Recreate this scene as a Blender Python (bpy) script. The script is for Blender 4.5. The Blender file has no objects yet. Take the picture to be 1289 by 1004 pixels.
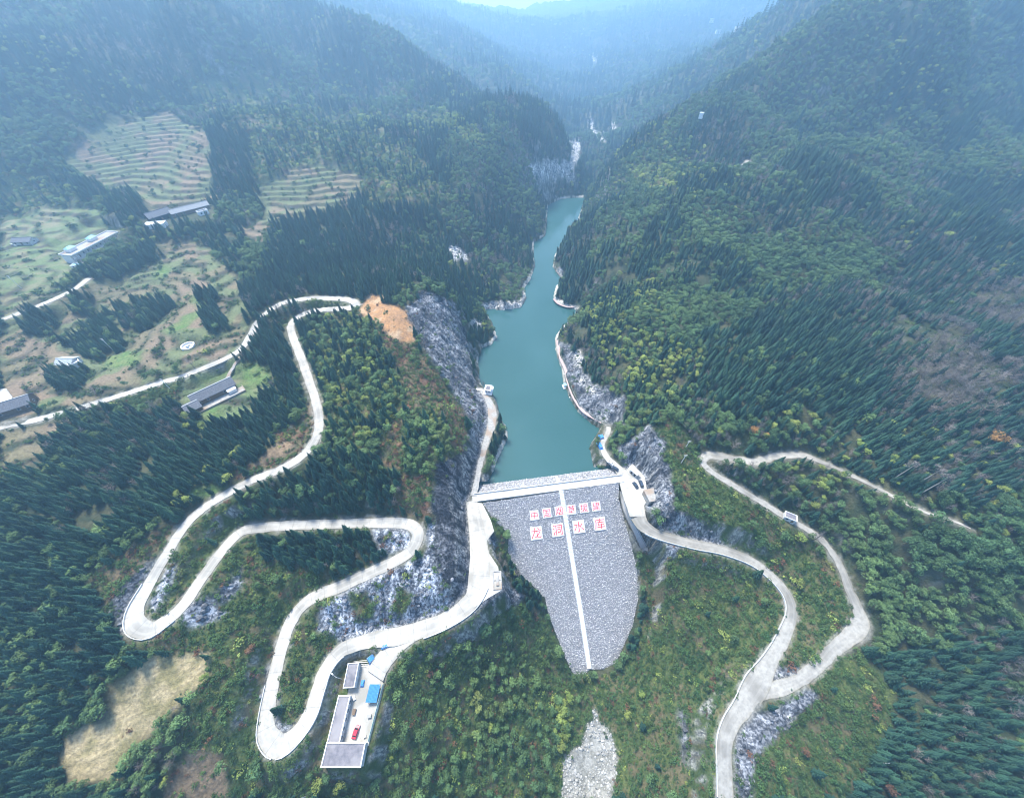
import bpy, bmesh, math, random
import numpy as np
from mathutils import Vector, Matrix
from mathutils.geometry import tessellate_polygon
random.seed(7); RNG = np.random.default_rng(7)
S = bpy.context.scene
COL = S.collection
R = math.radians
# ------------------------------------------------------------------ camera, sky, sun, exposure
PITCH = R(48.06); CP_, SP_ = math.cos(PITCH), math.sin(PITCH)
CAMZ = 200.0; FPX = 460.0
cd = bpy.data.cameras.new('camera'); cam = bpy.data.objects.new('camera', cd); COL.objects.link(cam)
cam.location = (0, 0, CAMZ); cam.rotation_euler = (math.pi/2 - PITCH, 0, 0)
cd.sensor_width = 36; cd.lens = 36*FPX/1289; cd.clip_start = 1; cd.clip_end = 12000
S.camera = cam
W = bpy.data.worlds.new('World'); S.world = W; W.use_nodes = True
nt = W.node_tree; bg = nt.nodes['Background']
sky = nt.nodes.new('ShaderNodeTexSky'); sky.sky_type = 'NISHITA'; sky.sun_disc = False
SUN_EL, SUN_AZ = R(60), R(-32)
sky.sun_elevation = SUN_EL; sky.sun_rotation = SUN_AZ; sky.dust_density = 1.0; sky.air_density = 1.0; sky.ozone_density = 1.0
nt.links.new(sky.outputs[0], bg.inputs[0]); bg.inputs[1].default_value = 0.15
sd = bpy.data.lights.new('sun', 'SUN'); sun = bpy.data.objects.new('sun', sd); COL.objects.link(sun)
sd.energy = 3.5; sd.angle = R(16); sd.color = (1.0, 0.94, 0.84)
sdir = Vector((math.sin(SUN_AZ)*math.cos(SUN_EL), math.cos(SUN_AZ)*math.cos(SUN_EL), math.sin(SUN_EL)))
sun.rotation_euler = sdir.to_track_quat('Z', 'Y').to_euler(); sun.location = sdir*900
S.view_settings.view_transform = 'Standard'; S.view_settings.look = 'None'
S.view_settings.gamma = 1; S.view_settings.exposure = 1.38; S.view_settings.use_curve_mapping = False
S.cycles.use_denoising = True; S.cycles.denoising_prefilter = 'ACCURATE'; S.cycles.filter_width = 1.1; S.cycles.max_bounces = 6; S.cycles.volume_bounces = 1
S.cycles.diffuse_bounces = 2; S.cycles.glossy_bounces = 2; S.cycles.transparent_max_bounces = 4
HAZE_DENSITY = 0.0005; HAZE_COLOR = (0.41, 0.70, 1.0)

# ------------------------------------------------------------------ helpers
def at(px, py, z):
    """where the sight line through a point of the photo meets height z"""
    u = (px-644.5)/FPX; v = (py-502)/FPX
    t = (CAMZ-z)/(SP_+v*CP_)
    return np.array((u*t, (CP_-v*SP_)*t, z))
def proj(x, y, z):
    d = y*CP_+(CAMZ-z)*SP_
    d = np.maximum(d, 1e-3)
    return 644.5+FPX*x/d, 502+FPX*(-y*SP_+(CAMZ-z)*CP_)/d, d
def _h(ix, iy, s):
    n = (ix.astype(np.int64)*374761393 + iy.astype(np.int64)*668265263 + s*1442695041) & 0x7fffffff
    n = ((n ^ (n >> 13))*1274126177) & 0x7fffffff
    return ((n ^ (n >> 16)) & 0xffff)/65535.0
def vn(x, y, s=0):
    xi = np.floor(x); yi = np.floor(y); fx = x-xi; fy = y-yi
    fx = fx*fx*(3-2*fx); fy = fy*fy*(3-2*fy)
    a = _h(xi, yi, s); b = _h(xi+1, yi, s); c = _h(xi, yi+1, s); d = _h(xi+1, yi+1, s)
    return (a*(1-fx)+b*fx)*(1-fy)+(c*(1-fx)+d*fx)*fy
def fbm(x, y, sc, s=0, o=4):
    t = 0; a = .5; n = 0
    for k in range(o):
        t = t+a*vn(x/sc+17*k, y/sc-9*k, s+k*31); n += a; a *= .5; sc *= .5
    return t/n
def sst(a, b, x):
    t = np.clip((x-a)/(b-a), 0, 1); return t*t*(3-2*t)
def inpoly(px, py, poly):
    r = np.zeros(px.shape, bool); n = len(poly)
    xs = [p[0] for p in poly]; ys = [p[1] for p in poly]
    box = (px >= min(xs)) & (px <= max(xs)) & (py >= min(ys)) & (py <= max(ys))
    if not box.any(): return r
    X = px[box]; Y = py[box]; q = np.zeros(X.shape, bool)
    for i in range(n):
        x1, y1 = poly[i][:2]; x2, y2 = poly[(i+1) % n][:2]
        if y1 == y2: continue
        q ^= ((y1 > Y) != (y2 > Y)) & (X < (x2-x1)*(Y-y1)/(y2-y1)+x1)
    r[box] = q
    return r
def segdist(X, Y, pts, closed=True):
    d = np.full(X.shape, 1e9); n = len(pts)
    for i in range(n if closed else n-1):
        a = pts[i]; b = pts[(i+1) % n]; vx, vy = b[0]-a[0], b[1]-a[1]
        L = vx*vx+vy*vy+1e-9
        t = np.clip(((X-a[0])*vx+(Y-a[1])*vy)/L, 0, 1)
        d = np.minimum(d, np.hypot(X-a[0]-t*vx, Y-a[1]-t*vy))
    return d

def newmat(name, rough=.9):
    m = bpy.data.materials.new(name); m.use_nodes = True
    b = m.node_tree.nodes['Principled BSDF']; b.inputs['Roughness'].default_value = rough
    b.inputs['Specular IOR Level'].default_value = .25
    return m, m.node_tree, b
def noisy(name, c1, c2, scale=1.0, rough=.9, bump=.3, detail=5, c3=None, rnd=0.0, metallic=0, stretch=None, dist=.2):
    """base colour wandering between c1 and c2 (and c3 in larger blotches), with a fine relief"""
    m, t, b = newmat(name, rough); N = t.nodes; L = t.links
    tc = N.new('ShaderNodeTexCoord'); src = tc.outputs['Object']
    if stretch:
        mp = N.new('ShaderNodeMapping'); mp.inputs['Scale'].default_value = stretch; L.new(src, mp.inputs[0]); src = mp.outputs[0]
    n1 = N.new('ShaderNodeTexNoise'); n1.inputs['Scale'].default_value = scale; n1.inputs['Detail'].default_value = detail
    n1.inputs['Roughness'].default_value = .65
    L.new(src, n1.inputs['Vector'])
    r = N.new('ShaderNodeValToRGB'); r.color_ramp.elements[0].position = .35; r.color_ramp.elements[1].position = .65
    r.color_ramp.elements[0].color = (*c1, 1); r.color_ramp.elements[1].color = (*c2, 1)
    L.new(n1.outputs['Fac'], r.inputs[0]); out = r.outputs[0]
    if c3:
        n2 = N.new('ShaderNodeTexNoise'); n2.inputs['Scale'].default_value = scale*.13; n2.inputs['Detail'].default_value = 4
        L.new(src, n2.inputs['Vector'])
        rr = N.new('ShaderNodeMapRange'); rr.inputs[1].default_value = .48; rr.inputs[2].default_value = .62
        L.new(n2.outputs['Fac'], rr.inputs[0])
        mx = N.new('ShaderNodeMix'); mx.data_type = 'RGBA'; L.new(rr.outputs[0], mx.inputs[0]); L.new(out, mx.inputs[6])
        mx.inputs[7].default_value = (*c3, 1); out = mx.outputs[2]
    if rnd:
        oi = N.new('ShaderNodeObjectInfo'); hs = N.new('ShaderNodeHueSaturation')
        mr = N.new('ShaderNodeMapRange'); mr.inputs[3].default_value = 1-rnd; mr.inputs[4].default_value = 1+rnd
        L.new(oi.outputs['Random'], mr.inputs[0]); L.new(mr.outputs[0], hs.inputs['Value']); L.new(out, hs.inputs['Color']); out = hs.outputs[0]
    L.new(out, b.inputs['Base Color']); b.inputs['Metallic'].default_value = metallic
    if bump:
        bp = N.new('ShaderNodeBump'); bp.inputs['Strength'].default_value = bump; bp.inputs['Distance'].default_value = dist
        L.new(n1.outputs['Fac'], bp.inputs['Height']); L.new(bp.outputs[0], b.inputs['Normal'])
    return m

def mesh_np(name, V, F, mats, smooth=False, midx=None):
    me = bpy.data.meshes.new(name)
    V = np.asarray(V, np.float32)
    if isinstance(F, np.ndarray):
        k = F.shape[1]; me.vertices.add(len(V)); me.vertices.foreach_set('co', V.ravel())
        me.loops.add(F.size); me.loops.foreach_set('vertex_index', F.astype(np.int32).ravel())
        me.polygons.add(len(F)); me.polygons.foreach_set('loop_start', np.arange(0, F.size, k, dtype=np.int32))
        me.update(calc_edges=True)
    else:
        me.from_pydata([tuple(map(float, v)) for v in V], [], F)
    for m in (mats if isinstance(mats, (list, tuple)) else [mats]): me.materials.append(m)
    if smooth: me.polygons.foreach_set('use_smooth', np.ones(len(me.polygons), bool))
    if midx is not None: me.polygons.foreach_set('material_index', np.asarray(midx, np.int32))
    me.update()
    return me
def obj(name, me, parent=None, loc=(0, 0, 0), rz=0, kind=None, label=None, cat=None, group=None):
    o = bpy.data.objects.new(name, me); COL.objects.link(o); o.location = tuple(map(float, loc)); o.rotation_euler = (0, 0, rz)
    if parent is not None: o.parent = parent
    for k, v in (('kind', kind), ('label', label), ('category', cat), ('group', group)):
        if v: o[k] = v
    return o
def thing(name, label, cat, loc=(0, 0, 0), rz=0, group=None):
    return obj(name, None, None, loc, rz, None, label, cat, group)
def dup(root, loc, rz, sc=1, label=None, group=None):
    r = root.copy(); COL.objects.link(r); r.location = tuple(map(float, loc)); r.rotation_euler = (0, 0, rz)
    r.scale = sc if isinstance(sc, tuple) else (sc, sc, sc)
    if label: r['label'] = label
    if group: r['group'] = group
    for ch in root.children:
        c = ch.copy(); COL.objects.link(c); c.parent = r
        for g in ch.children:
            d = g.copy(); COL.objects.link(d); d.parent = c
    return r
class MB:
    """collects boxes, prisms and tubes into one mesh"""
    def __init__(s): s.v = []; s.f = []
    def add(s, V, F):
        n = len(s.v); s.v += [tuple(map(float, p)) for p in V]; s.f += [tuple(i+n for i in f) for f in F]; return s
    def box(s, x0, x1, y0, y1, z0, z1, M=None):
        V = [(x, y, z) for z in (z0, z1) for x, y in ((x0, y0), (x1, y0), (x1, y1), (x0, y1))]
        if M is not None: V = [tuple(M @ Vector(p)) for p in V]
        return s.add(V, [(0, 3, 2, 1), (4, 5, 6, 7), (0, 1, 5, 4), (1, 2, 6, 5), (2, 3, 7, 6), (3, 0, 4, 7)])
    def prism(s, poly, z0, z1):
        n = len(poly); V = [(p[0], p[1], z0) for p in poly]+[(p[0], p[1], z1) for p in poly]
        return s.add(V, [tuple(range(n))[::-1], tuple(range(n, 2*n))]+[(i, (i+1) % n, n+(i+1) % n, n+i) for i in range(n)])
    def tube(s, a, b, r0, r1=None, n=6):
        r1 = r0 if r1 is None else r1
        a = Vector(a); b = Vector(b); d = (b-a).normalized()
        u = d.orthogonal().normalized(); w = d.cross(u)
        V = [a+(u*math.cos(t)+w*math.sin(t))*r0 for t in [2*math.pi*i/n for i in range(n)]]
        V += [b+(u*math.cos(t)+w*math.sin(t))*r1 for t in [2*math.pi*i/n for i in range(n)]]
        return s.add(V, [tuple(range(n))[::-1], tuple(range(n, 2*n))]+[(i, (i+1) % n, n+(i+1) % n, n+i) for i in range(n)])
    def obj(s, name, mat, parent=None, **k):
        return obj(name, mesh_np(name, s.v, s.f, mat), parent, **k)
def spline(P, step=1.5):
    """Catmull-Rom through 3-D points, resampled"""
    P = np.array(P, float); Q = np.vstack([2*P[0]-P[1], P, 2*P[-1]-P[-2]]); out = []
    for i in range(1, len(Q)-2):
        p0, p1, p2, p3 = Q[i-1:i+3]; n = max(2, int(np.linalg.norm(p2-p1)/step*2))
        for k in range(n):
            t = k/n
            out.append(.5*((2*p1)+(-p0+p2)*t+(2*p0-5*p1+4*p2-p3)*t*t+(-p0+3*p1-3*p2+p3)*t**3))
    out.append(P[-1]); out = np.array(out)
    L = np.r_[0, np.cumsum(np.linalg.norm(np.diff(out, axis=0)[:, :2], axis=1))]
    q = np.linspace(0, L[-1], max(2, int(L[-1]/step)+1))
    return np.stack([np.interp(q, L, out[:, k]) for k in range(out.shape[1])], 1)

# ------------------------------------------------------------------ the layout: roads, lake, ridges as heights over the crest of the dam (z = 0)
WL = -6.0
def keyed(pts):
    """[(px, py, z or None, width or None)] -> points in the world, heights filled in along the way"""
    P = [(p+(None, None))[:4] for p in pts]
    L = np.r_[0, np.cumsum([math.hypot(P[i+1][0]-P[i][0], P[i+1][1]-P[i][1]) for i in range(len(P)-1)])]
    zk = [i for i, p in enumerate(P) if p[2] is not None]; wk = [i for i, p in enumerate(P) if p[3] is not None]
    z = np.interp(L, L[zk], [P[i][2] for i in zk]); w = np.interp(L, L[wk], [P[i][3] for i in wk])
    return [np.r_[at(p[0], p[1], z[i]), w[i]] for i, p in enumerate(P)]
ROADS = {
 'access': [(594,630,-.1,6.5),(597,648),(602,679,-.3,9),(606,712,None,9),(603,736,-.5,9),(590,759),(563,779,None,7),(530,792,-1.5,7.5),(497,801,None,7.5),(463,806,-1.5,6),(430,818),(410,842,0,5.5),(400,869),(390,899),(373,924,None,6),(352,938,3,7.5),(337,925,None,7),(336,902,None,6),(343,862,6,5.5),(354,816),(366,782),(384,759,9,5.5),(407,746),(430,737),(463,722,12),(497,706),(517,693,15,5.5),(526,676,16,6),(522,664,17,6),(505,658),(470,658),(430,659,21,5),(367,661),(317,665,26),(298,673),(277,696),(253,729),(230,762,30,5),(207,782),(188,793,31.5,6),(171,786,32.5,6.5),(171,766,None,6),(187,736,34,5),(207,702),(230,665,36.5,4.5),(253,642),(287,620),(320,603,38.5,4.5),(354,590),(384,570),(400,545,40,4.8),(400,515),(390,482,43,4.8),(377,445),(366,415,47,4.8),(371,402),(388,393,49),(415,389),(438,388,51,5.5),(449,383,51.5,6),(437,377,52,5.5),(405,375),(384,376),(352,383,53),(327,402,52),(316,420,50.5),(297,444,48.5,4.2),(234,472),(200,482,47),(150,498),(100,513),(50,527),(0,538,46),(-80,560,45,4.2)],
 'upper': [(-60,425,55,4.5),(0,403,56),(43,387),(90,366,57),(112,350,57,4.5)],
 'yard': [(518,799,-1.6,6.5),(500,813,-1.9,7),(482,832,-3.5,8.5),(472,850,-5,9)],
 'crestright': [(803,650,-.2,9),(797,628,-.2,11),(789,604,-.1,10),(777,588,0,5),(764,575,0,4),(758,560,0,3.4),(765,545,0,3.2),(766,537,0,3)],
 'right': [(803,650,-.2,9),(811,662,-.6,7.5),(830,673,-1.5,5.5),(870,684),(909,692,-5,5.2),(946,706),(972,726,-9,5.2),(991,749),(996,774,-12,5.2),(984,806),(969,832,-17,6.5),(952,862,-19,10),(934,890,-22,7.5),(919,912,None,6.5),(912,935,-25,6.5),(912,963),(913,1003,-30,6.5),(914,1060,-34,6.5)],
 'branch': [(957,872,-20,5),(980,866,None,5.5),(1005,856),(1030,838,None,5),(1052,815,None,5.5),(1073,799),(1083,784,-6,8),(1080,766,None,5.5),(1067,736,None,4),(1056,709),(1039,684,3,3.6),(1020,668),(992,652),(959,632),(926,612),(898,595),(885,582,18,4.2),(893,573,19,5.5),(926,578),(952,581,None,4.8),(976,574,22,4.2),(1009,573,24,4),(1036,582,None,2.6),(1072,598),(1116,620,28,2.2),(1159,642),(1199,655,31,1.5),(1222,665,32,1.0)],
 'track': [(931,219,74,4),(935,210),(941,202,78,4)],
}
ROADW = {k: spline(keyed([p for p in v]), 1.6) for k, v in ROADS.items()}
PATHS = {
 'left_bank': [(596,624,.2,3.4),(600,606,.6,3.4),(606,578,None,3.4),(613,553,1.2,4),(618,538,None,5),(620,520,None,6),(616,506,1.0,4.5),(610,497,None,3),(603,489,.8,2.6)],
 'walkway': [(764,535,-.8,2.8),(756,530),(748,526,-2.2,2.4),(735,518),(727,508),(720,495),(715,480),(712,466),(706,452),(703,438),(701,428,-3,2.2)],
 'far_walkway': [(697,376,-4.2,2),(703,382),(715,386),(727,385,-4.2,2)],
 'farther_walkway': [(700,336,-4.4,2.4),(704,344),(712,350,-4.4,2.4)],
}
PATHW = {k: spline(keyed(v), 1.6) for k, v in PATHS.items()}
LAKE_PX = [(614,606),(622,590),(634,562),(640,550),(636,536),(628,527),(626,512),(619,497),(610,490),(603,478),(602,452),(606,438),(618,434),(626,424),(618,404),(610,392),(613,388),(630,390),(655,387),(662,376),(661,362),(668,352),(673,335),(672,305),(686,297),(689,272),(690,258),(705,251),(722,249),(737,249),(732,262),(724,284),(708,305),(698,322),(696,336),(704,347),(708,353),(700,360),(696,376),(704,385),(726,390),(722,398),(707,412),(699,424),(699,440),(706,462),(710,482),(718,502),(730,521),(744,532),(756,540),(749,550),(742,563),(748,590),(748,600),(612,620)]
LAKE = [tuple(at(x, y, WL)[:2]) for x, y in LAKE_PX]
# crest of the dam and its two faces
CA = at(600,626,0)[:2]; CB = at(783,602,0)[:2]
cdir = (CB-CA)/np.linalg.norm(CB-CA); cnor = np.array((cdir[1], -cdir[0]))     # cnor points downstream
CLEN = np.linalg.norm(CB-CA); CHW = 2.5; SLD = 1.40; SLU = 1.5
FACE_PX = [(608,633),(617,648),(628,660),(641,672),(639,690),(643,705),(655,722),(672,738),(686,752),(690,772),(701,800),(713,830),(722,849),(736,848),(743,842),(760,842),(775,834),(784,815),(796,788),(803,755),(803,722),(796,690),(786,655),(779,628),(779,607)]
def on_face(px, py):
    d = at(px, py, 0); u = np.array((0, 0, CAMZ)); r = d-u
    # plane: z = -(s - CHW)/SLD with s the distance downstream of the crest line
    s0 = np.dot(u[:2]-CA, cnor); ds = np.dot(r[:2], cnor)
    t = (-(s0-CHW)/SLD-u[2])/(r[2]+ds/SLD)
    return u+r*t
FACE = [on_face(*p) for p in FACE_PX]
FACE_XY = [(p[0], p[1]) for p in FACE]

CTRL = '''0 1004 10|0 850 25|0 700 38|80 620 42|150 900 18|100 980 12|250 870 20|250 1000 2|300 900 12|320 1000 -4|400 1004 -14|500 900 -15|550 850 -18|600 850 -32|600 1000 -48|500 1000 -30|640 770 -22|680 900 -55|740 1004 -68|740 900 -63|740 855 -61|680 830 -48|560 920 -30|
820 720 -14|830 850 -45|800 950 -58|870 950 -40|890 850 -32|900 760 -22|850 1000 -45|780 880 -57|860 780 -25|1150 750 2|1289 760 14|1200 850 -8|1289 900 -4|1289 1004 -12|1100 900 -16|1050 1000 -28|1180 1000 -20|1000 930 -22|1200 720 18|1289 680 30|1289 600 40|
1100 540 38|950 540 30|1000 500 42|1200 550 44|1200 450 52|1289 450 50|1100 400 52|1000 400 54|900 460 38|850 520 27|830 538 24|815 550 18|850 600 14|850 640 10|900 650 8|930 680 4|800 480 22|770 440 18|740 410 15|800 400 36|850 350 50|900 320 60|1000 320 62|1100 300 64|1200 300 64|1289 300 62|1200 200 82|1289 200 84|1100 200 88|1000 200 92|900 220 80|850 250 66|800 300 48|760 340 30|745 365 12|720 330 6|735 290 18|750 260 28|790 240 48|
760 215 39|800 180 66|840 150 87|880 125 108|940 100 128|1010 60 157|1060 30 176|1110 5 191|1200 100 128|1289 100 122|1200 50 160|1289 50 158|1200 5 191|1289 5 190|1100 100 118|1100 150 104|1000 130 112|920 160 98|
340 14 180|430 32 165|500 70 131|560 106 100|640 135 81|700 160 63|722 195 37|726 228 -3|300 100 120|300 50 150|380 60 140|450 100 105|450 150 88|450 200 78|450 250 64|450 300 50|550 150 80|550 200 72|550 250 55|550 300 35|600 340 12|570 350 28|530 350 43|600 250 48|600 200 70|600 300 25|650 250 30|650 200 58|650 300 3|620 370 2|690 200 46|690 235 10|640 340 2|
400 300 54|350 300 56|300 300 58|350 350 52|420 350 50|480 340 48|250 300 57|200 350 52|100 400 50|0 450 50|0 350 58|60 300 58|120 305 56|150 250 64|230 265 64|0 250 68|300 250 66|200 200 80|300 200 82|380 200 82|100 200 84|0 200 92|0 150 112|100 150 108|200 150 100|300 150 102|380 150 95|0 100 140|100 100 135|200 100 128|0 50 165|100 50 163|200 50 158|0 5 190|100 5 190|200 5 190|270 8 187|
450 450 46|420 450 44|500 500 40|540 470 37|560 520 30|500 560 35|540 570 30|550 620 23|570 680 15|555 720 11|450 600 33|400 620 31|350 540 40|300 540 42|250 560 42|200 560 42|100 560 44|150 620 42|200 640 40|480 420 50|510 400 50|525 375 50|550 372 47|575 385 34|605 430 4|595 460 5|590 480 10|560 440 31|578 440 20|595 505 8|575 500 20|592 530 14|590 560 14|585 600 11|270 495 43|230 500 43|120 460 47|60 470 48|
600 60 92|520 8 158|690 150 16|640 95 63|665 120 38|450 8 160|900 50 78|800 30 107|720 70 30|1000 30 123|850 100 56|800 120 41|780 150 22|740 172 3|740 130 -8|700 100 -4|610 30 95|870 70 53|960 55 75'''
ctrl = [tuple(at(*[float(a) for a in s.split()])) for s in CTRL.replace('\n', '').split('|') if s.strip()]
ctrl += [(180,700,15),(300,770,60),(420,800,130),(600,780,240),(900,900,275),(500,900,200),(-300,1050,110),(-180,1000,70),(0,900,35),(80,790,5),(150,800,5),(130,700,0),(-700,900,265),(-500,950,240),(-400,1080,150),(-330,1000,145),
 (160,950,0),(60,1250,0),(-800,500,200),(-1000,1000,278),(1000,500,230),(1200,1000,278),(-700,200,90),(700,200,90),(-600,-50,60),(600,-50,40),(0,-150,-78),(-200,-120,0),(250,-120,-40),(0,-400,-82),(-500,-500,30),(500,-500,30),
 (0,3300,100),(-1400,2600,230),(1500,2600,230),(-900,1500,240),(1100,1500,240),(150,2700,80),(-2600,2600,260),(2600,2600,260),(-2600,0,260),(2600,0,260),(-2600,-2000,200),(2600,-2000,200),(0,-2000,0),(-450,1700,170)]
for k, P in list(ROADW.items())+[(k, PATHW[k]) for k in ('left_bank', 'walkway')]:
    ctrl += [tuple(p[:3]) for p in P[::8]]
for i in range(0, len(LAKE)-1):
    if LAKE_PX[i][1] < 585: ctrl.append((*LAKE[i], WL+.4))
for p in FACE: ctrl.append((p[0], p[1], p[2]+.4))
keep = []
for c in ctrl:
    if all((c[0]-k[0])**2+(c[1]-k[1])**2 > 12 for k in keep): keep.append(c)
C = np.array(keep)
SOFT = 3+.05*np.maximum(0, np.hypot(C[:, 0], C[:, 1])-150)
def rbf_fit(C):
    n = len(C); D = np.sqrt((C[:, None, 0]-C[None, :, 0])**2+(C[:, None, 1]-C[None, :, 1])**2+SOFT[None, :]**2)
    A = np.zeros((n+3, n+3)); A[:n, :n] = -D; A[:n, n] = 1; A[:n, n+1:] = C[:, :2]/1000
    A[n:, :n] = A[:n, n:].T
    A[:n, :n] += np.eye(n)*.6
    return np.linalg.solve(A, np.r_[C[:, 2], 0, 0, 0])
RW = rbf_fit(C)
def rbf(X, Y):
    z = RW[len(C)]+RW[len(C)+1]*X/1000+RW[len(C)+2]*Y/1000
    for i in range(len(C)): z -= RW[i]*np.sqrt((X-C[i, 0])**2+(Y-C[i, 1])**2+SOFT[i]**2)
    return z
def axis(lo, hi, c0, m1, m2, k):
    def st(v): v = abs(v); return 1.25 if v < m1 else (1.9 if v < m2 else 1.9+(v-m2)*k)
    a = [c0]
    while a[-1] < hi: a.append(a[-1]+st(a[-1]))
    b = [c0]
    while b[-1] > lo: b.append(b[-1]-st(b[-1]))
    return np.array(b[:0:-1]+a)
GX = axis(-2600, 2600, 0, 150, 430, .014); GY = axis(-1200, 3500, 0, 150, 560, .008)
nx, ny = len(GX), len(GY)
X, Y = np.meshgrid(GX, GY)
Z = rbf(X, Y)
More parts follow.
